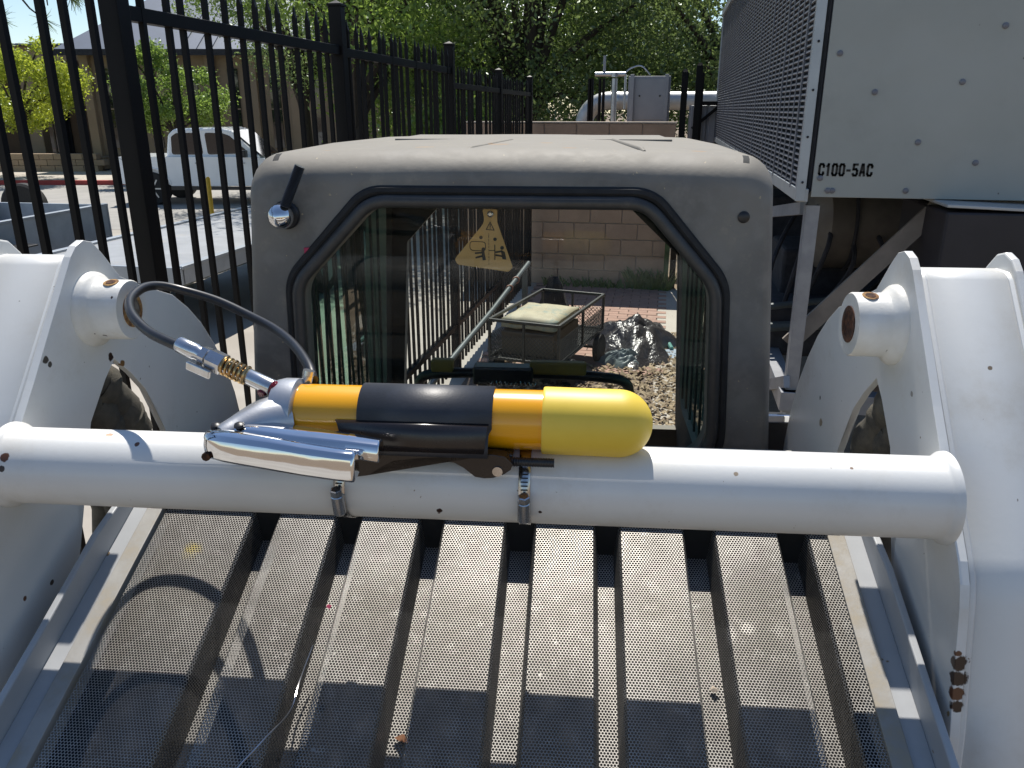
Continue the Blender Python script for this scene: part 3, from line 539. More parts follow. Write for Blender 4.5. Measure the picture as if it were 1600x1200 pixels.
def picket(h):
    w = .0094
    return MB().add([(-w, -w, .08), (w, -w, .08), (w, w, .08), (-w, w, .08), (-w, -w, h - .05), (w, -w, h - .05), (w, w, h - .05), (-w, w, h - .05), (-w * .55, -w, h - .035), (w * .55, -w, h - .035), (w * .55, w, h - .035), (-w * .55, w, h - .035), (0, -w * .5, h), (0, w * .5, h)],
        [(3, 2, 1, 0), (0, 1, 5, 4), (1, 2, 6, 5), (2, 3, 7, 6), (3, 0, 4, 7), (4, 5, 9, 8), (5, 6, 10, 9), (6, 7, 11, 10), (7, 4, 8, 11), (8, 9, 12), (10, 11, 13), (9, 10, 13, 12), (11, 8, 12, 13)]).build('picket', 'fence', FN)
segs = [(.55, 2.415, 2.72, 16), (2.415, 4.20, 2.505, 13), (4.20, 6.42, 2.50, 18), (6.42, 8.32, 2.395, 16), (8.32, 10.2, 2.39, 16)]
for y0, y1, zr, npk in segs:
    src = picket(zr + .135); s_ = (y1 - y0) / (npk + 1)
    for k in range(npk):
        y = y0 + s_ * (k + 1)
        o = src if k == 0 else inst(src, (0, 0, 0), 'picket')
        o.location = (random.uniform(-.002, .002), fy(y), random.uniform(-.004, .004)); o.rotation_euler = (R(random.uniform(-.4, .4)), R(random.uniform(-.3, .3)), 0)
    for z in (zr - .022, .45):
        MB().box((0, fy((y0 + y1) / 2), z), (.040, y1 - y0 - .066, .044)).build('rail', 'fence', FN, bevel=.002)
#@@ YARD @@
WL = empty('block_wall', (-.7, 10.5, 0), 0); tag(WL, 'tan concrete block wall with pale mortar joints behind the paved yard', 'wall')
bw, bh = .406, .2032; wx0, wx1 = -2.55, .09
MB().box(((wx0 + wx1) / 2 + .7, .012, 1.016), (wx1 - wx0 - .02, .17, 2.03)).build('mortar_core', 'mortar', WL)
bsrc = MB().box((0, 0, 0), (bw - .012, .198, bh - .012)).build('block', 'block', WL, bevel=.003, seg=1); first = True
for r_ in range(10):
    x = wx0 - (bw / 2 if r_ % 2 else 0)
    while x < wx1 - .01:
        a_, b_ = max(x, wx0), min(x + bw, wx1)
        if b_ - a_ > .05:
            o = bsrc if first else inst(bsrc, (0, 0, 0), 'block'); first = False
            o.location = ((a_ + b_) / 2 + .7, random.uniform(-.0015, .0015), bh * (r_ + .5)); o.scale = ((b_ - a_ - .012) / (bw - .012), 1, 1)
        x += bw
MB().box(((wx0 + wx1) / 2 + .7, 0, 2.042), (wx1 - wx0 + .01, .21, .018)).build('cap_course', 'mortar', WL, bevel=.003)
PV = struct(MB().add([(-1.62, 5.0, .002), (0, 5.0, .002), (0, 10.39, .002), (-1.62, 10.39, .002)], [(0, 1, 2, 3)]).build('brick_paving', 'sand'))
psrc = MB().box((0, 0, 0), (.205, .1, .05)).build('paver', 'paver', PV, bevel=.003, seg=1); far = MB(); cnt = 0; first = True
rows = [10.32 - .108 * k for k in range(34)]
for k, y in enumerate(rows):
    x = -1.60 + (.1065 if k % 2 else 0)
    while x < -.1:
        if x > -1.35 and cnt < 299 and y < 10.4 and y > 7.0:
            o = psrc if first else inst(psrc, (0, 0, 0), 'paver'); first = False; cnt += 1
            o.location = (x + .1, y, -.012 + random.uniform(-.002, .002)); o.rotation_euler = (0, 0, R(random.uniform(-.6, .6)))
        else: far.box((x + .1, y, -.012), (.205, .1, .05))
        x += .213
fo = far.build('paver_field', 'paver', PV, weld=False); fo['kind'] = 'stuff'
# mulch and leaf litter
def scatter(name, mat, n, xr, yr, size, label, cat, zmax=.03, asp=.5):
    mb = MB(); V = []; F = []
    for i in range(n):
        x, y = random.uniform(*xr), random.uniform(*yr); s_ = random.uniform(*size); e = Euler((random.uniform(-.6, .6), random.uniform(-.6, .6), random.uniform(0, 6.3))).to_matrix(); z = random.uniform(.006, zmax); k = len(V)
        for dx, dy, dz in ((-1, -asp, 0), (1, -asp * .6, 0), (.8, asp, .2), (-.7, asp * .8, .1)): V.append(tuple(e @ Vector((dx * s_, dy * s_, dz * s_)) + Vector((x, y, z))))
        F.append((k, k + 1, k + 2, k + 3))
    mb.add(V, F); o = mb.build(name, mat, weld=False); o['kind'] = 'stuff'; tag(o, label, cat); return o
M['chips'] = M_('wood_chips', (.42, .33, .21), (.20, .14, .085), .9, scale=14)
scatter('wood_chips', 'chips', 5200, (-1.45, .34), (4.6, 6.9), (.012, .032), 'pale wood chip mulch strewn beside the black tarp', 'mulch')
scatter('wood_chips', 'chips', 700, (-.05, .34), (6.9, 8.1), (.010, .026), 'scattered wood chips on the concrete path by the hose', 'mulch')
M['weed'] = M_('weed', (.05, .10, .02), (.09, .15, .03), .6, scale=20)
wd = MB(); V = []
for k in range(420):
    x = random.uniform(-1.5, .15) if k % 3 else random.uniform(-.35, .12); y = random.uniform(10.2, 10.38); h = random.uniform(.04, .20) * (1.3 if x > -.4 else .6); a_ = random.uniform(0, 6.3); lx, ly = math.cos(a_) * h * .6, math.sin(a_) * h * .4; w = .012
    wd.add([(x - w, y, 0), (x + w, y, 0), (x + lx + w, y + ly, h), (x + lx * 1.2, y + ly * 1.2, h * 1.1)], [(0, 1, 2, 3)])
o = wd.build('weeds', 'weed', weld=False); o['kind'] = 'stuff'; tag(o, 'low green weeds along the foot of the block wall', 'weeds')
# garden cart
CT = empty('mesh_cart', (-.92, 6.72, 0), R(-12)); tag(CT, 'black steel mesh garden cart with open railed sides on the paving', 'cart')
M['cartmetal'] = M_('cart_metal', (.022, .028, .027), (.016, .02, .02), .45, scale=30)
w2, l2 = .30, .62; zb, zt = .26, .58
for z, nm in ((zt, 'top_rail'), (zb, 'bottom_rail')):
    for a_, b_ in (((-w2, -l2), (w2, -l2)), ((w2, -l2), (w2, l2)), ((w2, l2), (-w2, l2)), ((-w2, l2), (-w2, -l2))):
        MB().bar((*a_, z), (*b_, z), .024, .024).build(nm, 'cartmetal', CT, bevel=.003)
for x in (-w2, w2):
    for y in (-l2, 0, l2): MB().bar((x, y, zb), (x, y, zt), .020, .020, up=(0, 1, 0)).build('upright', 'cartmetal', CT)
for y in (-l2, l2): MB().bar((0, y, zb), (0, y, zt), .018, .018, up=(0, 1, 0)).build('upright', 'cartmetal', CT)
def meshpanel(a_, b_, z0, z1, name):
    mb = MB(); a_, b_ = Vector(a_), Vector(b_); L = (b_ - a_).length; n = int((L + (z1 - z0)) / .035); d_ = (b_ - a_).normalized(); H_ = z1 - z0
    for k in range(-int(H_ / .035), n):
        for sgn in (1, -1):
            s0 = k * .035; p0, p1 = s0, s0 + H_
            q0, q1 = max(p0, 0), min(p1, L)
            if q1 <= q0: continue
            zz = lambda q: (z0 + (q - p0)) if sgn > 0 else (z1 - (q - p0))
            A = a_ + d_ * q0; B = a_ + d_ * q1; mb.bar((A.x, A.y, zz(q0)), (B.x, B.y, zz(q1)), .004, .004)
    o = mb.build(name, 'cartmetal', CT, weld=False); o['kind'] = 'stuff'; return o
for a_, b_ in (((-w2, -l2), (w2, -l2)), ((w2, -l2), (w2, l2)), ((-w2, l2), (w2, l2)), ((-w2, -l2), (-w2, l2))): meshpanel(a_, b_, zb, zb + .2, 'side_mesh')
MB().box((0, 0, zb - .012), (2 * w2, 2 * l2, .006)).build('floor_pan', 'cartmetal', CT)
for x in (-w2 - .03, w2 + .03):
    for y in (-.42, .42):
        wh = MB().lathe([(-.03, .06), (-.032, .11), (-.02, .13), (.02, .13), (.032, .11), (.03, .06)], (x, y, .13), (1, 0, 0), 20).build('wheel', 'tire', CT)
        MB().lathe([(-.025, .065), (.025, .065)], (x, y, .13), (1, 0, 0), 14).build('hub', 'zinc', wh)
        MB().bar((0, y, .13), (x, y, .13), .02, .02).build('axle', 'cartmetal', CT)
def pillow(name, c, d, mat, seed, rz=0, parent=None, amp=.02):
    rs = random.Random(seed); bm = bmesh.new(); bmesh.ops.create_cube(bm, size=1); bmesh.ops.subdivide_edges(bm, edges=bm.edges, cuts=7, use_grid_fill=True)
    ph = [rs.uniform(0, 6) for _ in range(6)]
    for v in bm.verts:
        x, y, z = v.co * 2; rr = 1 - .10 * (abs(x) ** 4 + abs(y) ** 4) * (abs(z))
        edge = max(abs(x), abs(y)); zz = z * (1 - .45 * edge ** 5)
        n_ = amp * (math.sin(5 * x + ph[0]) * math.cos(4 * y + ph[1]) + .6 * math.sin(9 * y + ph[2] + 3 * z) + .5 * math.sin(11 * x + ph[3]))
        v.co = Vector((x * d[0] / 2, y * d[1] / 2, zz * d[2] / 2 + n_ * d[2] * 2))
    me = bpy.data.meshes.new(name); bm.to_mesh(me); bm.free(); me.polygons.foreach_set('use_smooth', [True] * len(me.polygons)); me.materials.append(M[mat])
    o = bpy.data.objects.new(name, me); col.objects.link(o); o.location = c; o.rotation_euler = (0, 0, rz); o.parent = parent; return o
M['sack'] = M_('sack_paper', (.44, .40, .27), (.37, .33, .22), .7, scale=8, dirt=(.25, .30, .25), dirt_at=(.5, .6), dscale=5)
M['sackyellow'] = M_('sack_band', (.55, .33, .06), (.5, .3, .05), .6, scale=8)
sk = pillow('paper_sack', (-.98, 6.60, .515), (.48, .62, .13), 'sack', 3, R(-12)); tag(sk, 'plump beige paper sack lying in the mesh cart', 'sack')
MB().box((-.05, -.285, .0), (.26, .05, .035)).build('label_band', 'sackyellow', sk, bevel=.01)
M['carton'] = M_('carton', (.16, .125, .085), (.13, .10, .07), .9, scale=9)
cbx = MB().box((0, 0, .0), (.46, .66, .19)).build('cardboard_box', 'carton', bevel=.006); cbx.location = (-.98, 6.60, .355); cbx.rotation_euler = (0, 0, R(-12)); tag(cbx, 'brown cardboard box under the beige sack in the cart', 'box')
# crumpled tarp
def crumple(name, pts_r, c, h, mat, seed, label, cat):
    rs = np.random.default_rng(seed); n = 46; V = []; F = []
    ks = rs.normal(size=(14, 2)) * 4.5; ph = rs.uniform(0, 6.3, 14)
    for i in range(n):
        for j in range(n):
            u, v = i / (n - 1) * 2 - 1, j / (n - 1) * 2 - 1; q = 0
            for (kx, ky), p_ in zip(ks, ph): q += abs(math.sin(kx * u + ky * v + p_)) * 1.0
            q = q / 14; a_ = math.atan2(v, u); rr = math.hypot(u, v) / max(abs(math.cos(a_)), abs(math.sin(a_)), .01); rad = max(abs(u), abs(v))
            k = 1 + .16 * math.sin(3 * a_ + ph[0]) + .1 * math.sin(7 * a_ + ph[1]); s_ = rad * k
            z = max(0, (1 - rad ** 2)) * h * (.25 + 1.5 * q) + .012 + .02 * q * (1 - rad)
            V.append((c[0] + math.cos(a_) * s_ * pts_r[0], c[1] + math.sin(a_) * s_ * pts_r[1], z))
    for i in range(n - 1):
        for j in range(n - 1): F.append((i * n + j, (i + 1) * n + j, (i + 1) * n + j + 1, i * n + j + 1))
    o = MB().add(V, F, False).build(name, mat, weld=False); tag(o, label, cat); return o
M['tarp'] = M_('black_tarp', (.022, .020, .022), (.04, .037, .038), .3, scale=9, spec=.7, bump=.6, bscale=26, bdist=.02)
crumple('black_tarp', (.44, .66), (-.22, 7.60, 0), .20, 'tarp', 5, 'crumpled shiny black plastic tarp heaped beside the mesh cart', 'tarp')
M['bluetarp'] = M_('grey_blue_tarp', (.16, .20, .20), (.12, .15, .16), .4, scale=9)
crumple('grey_sheet', (.22, .13), (-.28, 6.98, 0), .10, 'bluetarp', 9, 'grey blue plastic sheet edge lying in front of the black tarp', 'sheet')
pb = MB().add([(-.26, -.2, 0), (.28, -.16, 0), (.22, .22, 0), (-.22, .2, 0), (-.06, -.02, .66), (.03, .0, .64), (.02, .08, .60)], [(0, 1, 5, 4), (1, 2, 6, 5), (2, 3, 4, 6), (3, 0, 4), (4, 5, 6)]).build('folded_tarp', 'blackmatte'); pb.location = (-1.02, 7.75, 0); tag(pb, 'dark folded sheet standing upright behind the mesh cart', 'sheet')
sb = pb.modifiers.new('sub', 'SUBSURF'); sb.subdivision_type = 'SIMPLE'; sb.levels = sb.render_levels = 3
dt = bpy.data.textures.new('cl', 'CLOUDS'); dt.noise_scale = .2; dm = pb.modifiers.new('disp', 'DISPLACE'); dm.texture = dt; dm.strength = .08
M['pipe'] = M_('grey_pipe', (.13, .15, .15), (.10, .115, .115), .4, .4, scale=12)
pp = MB().tube([(-1.30, 7.85, .74), (-1.40, 6.6, .56), (-1.53, 5.15, .38), (-1.56, 4.7, .32)], .024, 10).build('steel_pipe', 'pipe'); tag(pp, 'long grey steel pipe running low along the picket fence', 'pipe')
M['copper'] = M_('orange_wire', (.40, .16, .09), rough=.5)
for y, z, x in ((7.35, .668, -1.338), (7.12, .635, -1.357)):
    MB().tube([(x + .03 * math.cos(q), y + .01 * math.sin(2 * q), z + .03 * math.sin(q)) for q in np.linspace(0, 2 * PI, 14, endpoint=False)], .006, 6, closed=True).build('wire_tie', 'copper', pp)
for y, h, x in ((7.7, .72, -1.31), (4.9, .34, -1.545)): MB().box((x, y, h / 2 - .01), (.05, .05, h - .02)).build('stand', 'pipe', pp)
M['teal'] = M_('teal_plastic', (.10, .30, .26), rough=.5)
sh = empty('garden_trowel', (.14, 7.35, 0), R(20)); tag(sh, 'small teal handled garden tool lying on the mulch', 'garden tool')
MB().tube([(.05, .1, .04), (.10, .42, .06)], .02, 8).build('handle', 'teal', sh); MB().add([(-.1, -.08, .02), (.12, -.08, .02), (.10, .12, .03), (-.06, .12, .03), (0, -.16, .025)], [(0, 4, 1, 2, 3)]).build('blade', M_('pale_blue_steel', (.35, .42, .5), rough=.4), sh)
gpost = MB().box((.07, 10.25, .55), (.06, .06, 1.1)).build('green_post', M_('green_post', (.06, .12, .04), (.03, .06, .02), .8, scale=12)); tag(gpost, 'mossy green post at the end of the block wall', 'post')
#@@ PLANT @@
M['galv'] = M_('galvanised', (.50, .52, .54), (.42, .44, .46), .35, .7, scale=12)
M['lagging'] = M_('pipe_lagging', (.50, .51, .51), (.42, .43, .43), .42, .35, scale=3, bump=.3, bscale=14, bdist=.01)
M['cabgrey'] = M_('cabinet_grey', (.30, .32, .345), (.27, .29, .315), .5, scale=5)
PZ = 2.31; el = [(-1.22, 12.2, 1.7), (-1.22, 12.2, 1.95)] + [(-1.22 + .34 * (1 - math.cos(a_)), 12.2, PZ - .34 + .34 * math.sin(a_)) for a_ in np.linspace(.15, PI / 2, 9)] + [(.5, 12.2, PZ), (1.2, 12.2, PZ)]
LP = MB().tube([(-1.22, 12.2, 0)] + el, .125, 20).build('lagged_pipe', 'lagging'); tag(LP, 'fat silver lagged pipe with a curved elbow behind the block wall', 'pipe')
for x in (-.75, -.3, .2): MB().tube([(x + .001, 12.2, PZ), (x + .03, 12.2, PZ)], .131, 20).build('clamp_ring', 'galv', LP)
MB().lathe([(0, .16), (.04, .16)], (-1.22, 12.2, 1.98), (0, 0, 1), 18).build('flange', 'galv', LP)
EC = empty('control_cabinet', (-.28, 11.2, 0)); tag(EC, 'grey metal control cabinet on two dark posts above the block wall', 'cabinet')
MB().box((0, 0, 2.32), (.54, .16, .56)).build('case', 'cabgrey', EC, bevel=.006); MB().box((0, -.083, 2.32), (.49, .006, .50)).build('door', 'cabgrey', EC, bevel=.002)
for x in (-.22, .22): MB().bar((x, -.11, 0), (x, -.11, 2.62), .05, .045, up=(0, 1, 0)).build('post', 'cabgrey', EC, bevel=.003)
for x in (-.12, .14): MB().lathe([(0, .012), (.008, .012)], (x, -.086, 2.36), (0, -1, 0), 10).build('latch', 'black', EC)
VS = empty('valve_stand', (-.90, 11.3, 0)); tag(VS, 'dark pipe stand with grey valves and hoses above the block wall', 'valve stand')
for x in (-.17, -.13, -.03, .02): MB().tube([(x, 0, 0), (x, 0, 2.58)], .020, 8).build('riser', 'fence', VS)
MB().tube([(.16, 0, 0), (.16, 0, 2.58)], .038, 10).build('riser', 'galv', VS); MB().tube([(-.1, 0, 2.63), (.30, 0, 2.63)], .030, 10).build('manifold', 'galv', VS)
MB().lathe([(0, .05), (.05, .05)], (.16, 0, 2.60), (0, 0, 1), 14).build('valve_body', 'galv', VS); MB().tube([(.02, 0, 2.63), (.02, 0, 2.86)], .018, 8).build('vent', 'cabgrey', VS)
MB().tube(spline([(.28, 0, 2.63), (.36, 0, 2.70), (.50, .02, 2.73), (.62, .04, 2.62)], 5), .010, 6).build('flex_hose', 'galv', VS); MB().tube([(.30, 0, 2.63), (.30, 0, 2.2)], .016, 8).build('drop_pipe', 'galv', VS)
for x, y, h in ((.155, 10.45, 2.62), (.32, 10.45, 2.69)):
    gp = MB().box((x, y, h / 2), (.075, .075, h)).build('gate_post', 'fence', bevel=.004); tag(gp, 'shorter black square gate post right at the end of the block wall' if h < 2.65 else 'taller black square gate post between the block wall and the sheet gate', 'post', 'gate posts by the block wall')
    MB().lathe([(0, .05), (.03, .02)], (x, y, h), (0, 0, 1), 4).build('cap', 'fence', gp)
GT = empty('sheet_gate', (.6, 11.5, 0)); tag(GT, 'grey corrugated sheet gate with thin black bars beside the louvred unit', 'gate')
for k in range(9): MB().box((-.28 + k * .12, .0, 1.12), (.09, .02, 2.25)).build('sheet_rib', 'cabgrey', GT, bevel=.01)
MB().box((.2, .02, 1.12), (1.1, .01, 2.25)).build('sheet', 'cabgrey', GT)
for x in (-.2, .03): MB().box((x, -.06, 1.3), (.035, .035, 2.7)).build('bar', 'fence', GT)
MB().bar((-.25, -.06, 2.27), (.8, -.06, 2.27), .04, .05).build('bar', 'fence', GT); MB().bar((-.3, -.07, 1.95), (.05, -.07, 2.25), .03, .04).build('brace', 'fence', GT)
# louvred unit
M['acpanel'] = M_('unit_paint', (.40, .415, .385), (.36, .375, .345), .5, scale=1.5, dirt=(.30, .305, .28), dirt_at=(.5, .85), dscale=2.2, speck=((.12, .12, .11), 16, .76), bump=.5, bscale=1.6, bdist=.03)
M['actrim'] = M_('unit_trim', (.46, .49, .51), (.40, .43, .45), .4, .3, scale=6)
M['louvre'] = M_('louvre_metal', (.20, .205, .23), (.16, .165, .19), .5, .3, scale=9)
M['coil'] = M_('coil_dark', (.035, .034, .04), (.02, .02, .024), .8, scale=20)
ax0, ay0, ay1, az0, az1 = .60, 3.98, 11.6, 1.815, 3.36
AC = empty('condenser_unit', (ax0, ay0, 0)); tag(AC, 'big grey green condenser unit with louvred side marked C100-5AC', 'air conditioner')
YL = ay1 - ay0
MB().box((.75, YL / 2, (az0 + az1) / 2), (1.38, YL - .02, az1 - az0 - .06)).build('casing', 'coil', AC)
MB().box((.775, -.006, (az0 + az1) / 2), (1.42, .012, az1 - az0)).build('end_panel', 'acpanel', AC, bevel=.002)
MB().box((.018, .0, (az0 + az1) / 2 - .01), (.042, .026, az1 - az0 + .02)).build('corner_trim', 'actrim', AC, bevel=.002)
MB().box((.03, YL / 2, az0 + .005), (.05, YL, .06)).build('bottom_channel', 'actrim', AC, bevel=.003); MB().box((.03, YL / 2, az1), (.09, YL, .07)).build('top_channel', 'actrim', AC, bevel=.003)
MB().box((.03, YL - .03, (az0 + az1) / 2), (.07, .06, az1 - az0)).build('corner_trim', 'actrim', AC)
lsrc = None
for k in range(56):
    z = az0 + .05 + k * .0265
    if lsrc is None: lsrc = MB().box((0, YL / 2, 0), (.012, YL - .12, .0105), (0, R(15), 0)).build('louvre', 'louvre', AC); o = lsrc
    else: o = inst(lsrc, (0, 0, 0), 'louvre')
    o.location = (.014, 0, z)
vsrc = None
for k in range(42):
    y = .08 + k * .18
    if vsrc is None: vsrc = MB().box((0, 0, (az0 + az1) / 2), (.004, .022, az1 - az0 - .04)).build('stile', 'louvre', AC); o = vsrc
    else: o = inst(vsrc, (0, 0, 0), 'stile')
    o.location = (.008, y, 0)
    if k % 4 == 1: o.scale = (2, 1.5, 1)
for x, z in ((.095, 1.90), (.115, 2.43), (.13, 3.0), (.135, 1.845), (.155, 1.845), (.47, 1.85), (.63, 2.31), (.49, 2.06), (.74, 1.975), (.76, 2.53), (.28, 2.27)):
    MB().lathe([(0, .013), (.004, .013), (.007, .007)], (x, -.012, z), (0, -1, 0), 10).build('screw', 'louvre', AC)
for k in range(7): MB().lathe([(0, .006), (.003, .004)], (.02, -.016, 1.88 + k * .2), (0, -1, 0), 8).build('rivet', 'coil', AC)
def text_mesh(txt, name, size, mat, parent, loc, rot, sx=1., off=0.):
    cu = bpy.data.curves.new(name, 'FONT'); cu.body = txt; cu.size = size; cu.extrude = .0008; cu.offset = off
    to = bpy.data.objects.new(name, cu); col.objects.link(to); dg = bpy.context.evaluated_depsgraph_get(); me = bpy.data.meshes.new_from_object(to.evaluated_get(dg)); bpy.data.objects.remove(to)
    for v in me.vertices: v.co.x *= sx
    me.materials.clear(); me.materials.append(M[mat]); o = bpy.data.objects.new(name, me); col.objects.link(o); o.parent = parent; o.location = loc; o.rotation_euler = rot; return o
GLY = {'C': [[(1, .74), (1, .86), (.78, 1), (.22, 1), (0, .84), (0, .16), (.22, 0), (.78, 0), (1, .14), (1, .26)]], '1': [[(.15, .82), (.55, 1), (.55, 0)]], '0': [[(.22, 0), (.78, 0), (1, .16), (1, .84), (.78, 1), (.22, 1), (0, .84), (0, .16), (.22, 0)]],
       '-': [[(.1, .45), (.9, .45)]], '5': [[(.95, 1), (.08, 1), (.05, .55), (.7, .58), (1, .42), (1, .16), (.78, 0), (.22, 0), (0, .14)]], 'A': [[(0, 0), (.38, 1), (.62, 1), (1, 0)], [(.2, .3), (.8, .3)]]}
lt = MB(); gx = .088
for ch in 'C100-5AC':
    gw, gh, sw_g = (.0175 if ch not in '1-' else .013), .048, .0100
    for ln in GLY[ch]:
        for q in stroke([(gx + u * gw, 1.914 + v * gh) for u, v in ln], sw_g): lt.prism(q, 1, -.0136, -.0128)
    gx += gw + .0135
lt.build('lettering', 'ink', AC, weld=False)
# stand and clutter under the unit
M['steelgrey'] = M_('steel_grey', (.34, .35, .37), (.27, .28, .30), .45, .3, scale=10, dirt=(.2, .17, .14), dirt_at=(.6, .8), dscale=8)
ST = empty('unit_stand', (ax0, ay0, 0)); tag(ST, 'grey steel stand of channel legs and braces carrying the condenser unit', 'stand')
for y in (.08, 3.4, 7.0):
    for x in (.065, 1.40):
        lg = MB().box((x, y, .92), (.010, .07, 1.70)).box((x + .026, y - .032, .92), (.052, .008, 1.70)).box((x + .052, y, .92), (.008, .07, 1.70)).build('leg', 'steelgrey', ST)
MB().box((.08, YL / 2, .80), (.09, YL, .10)).build('base_beam', 'steelgrey', ST, bevel=.003); MB().box((.75, .05, .80), (1.4, .09, .10)).build('base_beam', 'steelgrey', ST, bevel=.003)
MB().bar((.07, .16, 1.06), (.68, .10, 1.80), .085, .02, up=(0, 1, 0)).build('brace', M_('brace_board', (.30, .26, .22), (.24, .21, .18), .7, scale=8), ST)
MB().bar((-.02, 1.9, 1.5), (.07, .2, 1.74), .03, .06).build('brace', 'steelgrey', ST)
MB().bar((.06, .02, .9), (-.05, .9, .55), .03, .06).build('brace', 'steelgrey', ST)
tk = MB().lathe([(0, .05), (.03, .2), (.08, .27), (.8, .27), (.87, .2), (.9, .05)], (.86, 5.2, 1.54), (1, .1, 0), 28).build('storage_tank', M_('tank_paint', (.19, .165, .135), (.14, .12, .10), .6, scale=6)); tag(tk, 'dull brown cylindrical tank slung beneath the condenser unit', 'tank')
MB().tube([(1.1 + .002, 5.22 + .274 * math.cos(q), 1.54 + .274 * math.sin(q)) for q in np.linspace(0, 2 * PI, 28, endpoint=False)], .012, 6, closed=True).build('strap', 'coil', tk)
M['navy'] = M_('dark_navy', (.022, .020, .027), (.016, .015, .02), .5, scale=5)
DB = empty('equipment_box', (1.55, 4.15, 0)); tag(DB, 'dark equipment box with a pale lid edge beside the condenser unit', 'box')
MB().box((.25, -.02, 1.25), (1.2, .7, 1.06)).build('case', 'navy', DB, bevel=.01); MB().box((.25, -.02, 1.785), (1.21, .71, .014), (0, R(2), 0)).build('lid', 'actrim', DB, bevel=.003)
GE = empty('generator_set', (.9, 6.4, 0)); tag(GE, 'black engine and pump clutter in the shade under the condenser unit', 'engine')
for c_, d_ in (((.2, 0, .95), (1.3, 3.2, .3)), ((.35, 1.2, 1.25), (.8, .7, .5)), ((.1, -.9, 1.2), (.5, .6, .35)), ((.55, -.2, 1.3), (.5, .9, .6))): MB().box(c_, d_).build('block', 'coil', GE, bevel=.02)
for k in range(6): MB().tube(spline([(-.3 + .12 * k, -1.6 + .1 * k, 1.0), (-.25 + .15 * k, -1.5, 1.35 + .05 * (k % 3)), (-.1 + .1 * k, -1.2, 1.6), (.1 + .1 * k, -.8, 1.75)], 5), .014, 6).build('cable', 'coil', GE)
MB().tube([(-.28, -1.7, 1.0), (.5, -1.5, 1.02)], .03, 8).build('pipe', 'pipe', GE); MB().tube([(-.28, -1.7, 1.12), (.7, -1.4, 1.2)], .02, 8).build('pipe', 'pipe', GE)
BW = MB().box((1.9, 9.6, .95), (2.4, .1, 1.9)).build('dark_backdrop', M_('dark_panel', (.03, .03, .03), (.02, .02, .02), .8)); tag(BW, 'added dark backdrop panel keeping far light out beneath the condenser unit', 'fence')  # added backdrop: blocks light from the far side, keeps the space below dark
#@@ STREET @@
# frame whose x axis runs parallel to the street, y away from it
SY = R(10.6); sdir = Vector((math.cos(SY), math.sin(SY), 0)); ddir = Vector((-math.sin(SY), math.cos(SY), 0))
def at(px, depth, z=0): # street frame: px across, depth away from the gate line
    v = sdir * px + ddir * depth; return Vector((v.x, v.y, z))
def ssheet(name, x0, x1, d0, d1, z, mat, th=0):
    q = [at(x0, d0, z), at(x1, d0, z), at(x1, d1, z), at(x0, d1, z)]
    if th: q2 = [v - Vector((0, 0, th)) for v in q]; return MB().add(q2 + q, [(3, 2, 1, 0), (4, 5, 6, 7), (0, 1, 5, 4), (1, 2, 6, 5), (2, 3, 7, 6), (3, 0, 4, 7)]).build(name, mat)
    return MB().add(q, [(0, 1, 2, 3)]).build(name, mat)
struct(ssheet('road', -70, 40, 15.5, 25.0, .008, 'road'))
struct(ssheet('kerb', -70, 40, 25.0, 25.2, .14, 'redkerb', .14))
struct(ssheet('pavement', -70, 40, 25.2, 45, .135, 'walk', .13))
# pickup
M['truckwhite'] = M_('truck_paint', (.84, .86, .88), (.80, .82, .84), .25, scale=3, coat=.6)
TK = empty('pickup_truck', at(-8.62, 20.6), SY); tag(TK, 'white crew cab pickup truck parked on the street beyond the fence', 'truck')
body = [(-1.15, .62), (-1.25, .72), (-1.25, 1.10), (-.05, 1.12), (1.35, 1.12), (2.45, 1.08), (3.9, 1.0), (4.05, .85), (4.05, .55), (3.9, .48), (-.9, .48)]
def arch(pts, cx, r_): return pts
bl = MB(); bp = [(-.74, .50), (-.78, .75), (-.78, 1.12), (1.95, 1.13), (2.6, 1.10), (3.75, 1.0), (4.0, .85), (4.0, .5), (3.78, .46)] + [(3.35 + .43 * math.cos(a_), .42 + .43 * math.sin(a_)) for a_ in np.linspace(.1, PI - .1, 9)] + [(2.9, .45), (.45, .45)] + [(0 + .43 * math.cos(a_), .42 + .43 * math.sin(a_)) for a_ in np.linspace(.1, PI - .1, 9)]
tri_plate(bl, bp, -.92, .92); bl.v = [(b_, a_, c_) for a_, b_, c_ in bl.v]; bl.build('body', 'truckwhite', TK, bevel=.04, seg=3)
cp_ = [(.35, 1.10), (.45, 1.62), (.62, 1.76), (1.7, 1.78), (1.95, 1.72), (2.62, 1.10)]
cc = MB(); tri_plate(cc, cp_, -.78, .78); cc.v = [(b_, a_, c_) for a_, b_, c_ in cc.v]; cc.build('cab', 'truckwhite', TK, bevel=.05, seg=3)
for y0 in (-.783, .783):
    for wp in ([(.5, 1.17), (.53, 1.58), (.66, 1.66), (1.22, 1.67), (1.25, 1.17)], [(1.36, 1.17), (1.33, 1.67), (1.75, 1.66), (1.92, 1.60), (2.36, 1.20)]):
        k = MB(); tri_plate(k, roundpoly(wp, .06, 3), y0 - .003, y0 + .003); k.v = [(b_, a_, c_) for a_, b_, c_ in k.v]; k.build('side_window', 'carglass', TK)
MB().add([(2.02, -.70, 1.70), (2.02, .70, 1.70), (2.64, .72, 1.14), (2.64, -.72, 1.14)], [(0, 1, 2, 3)]).build('windscreen', 'carglass', TK)
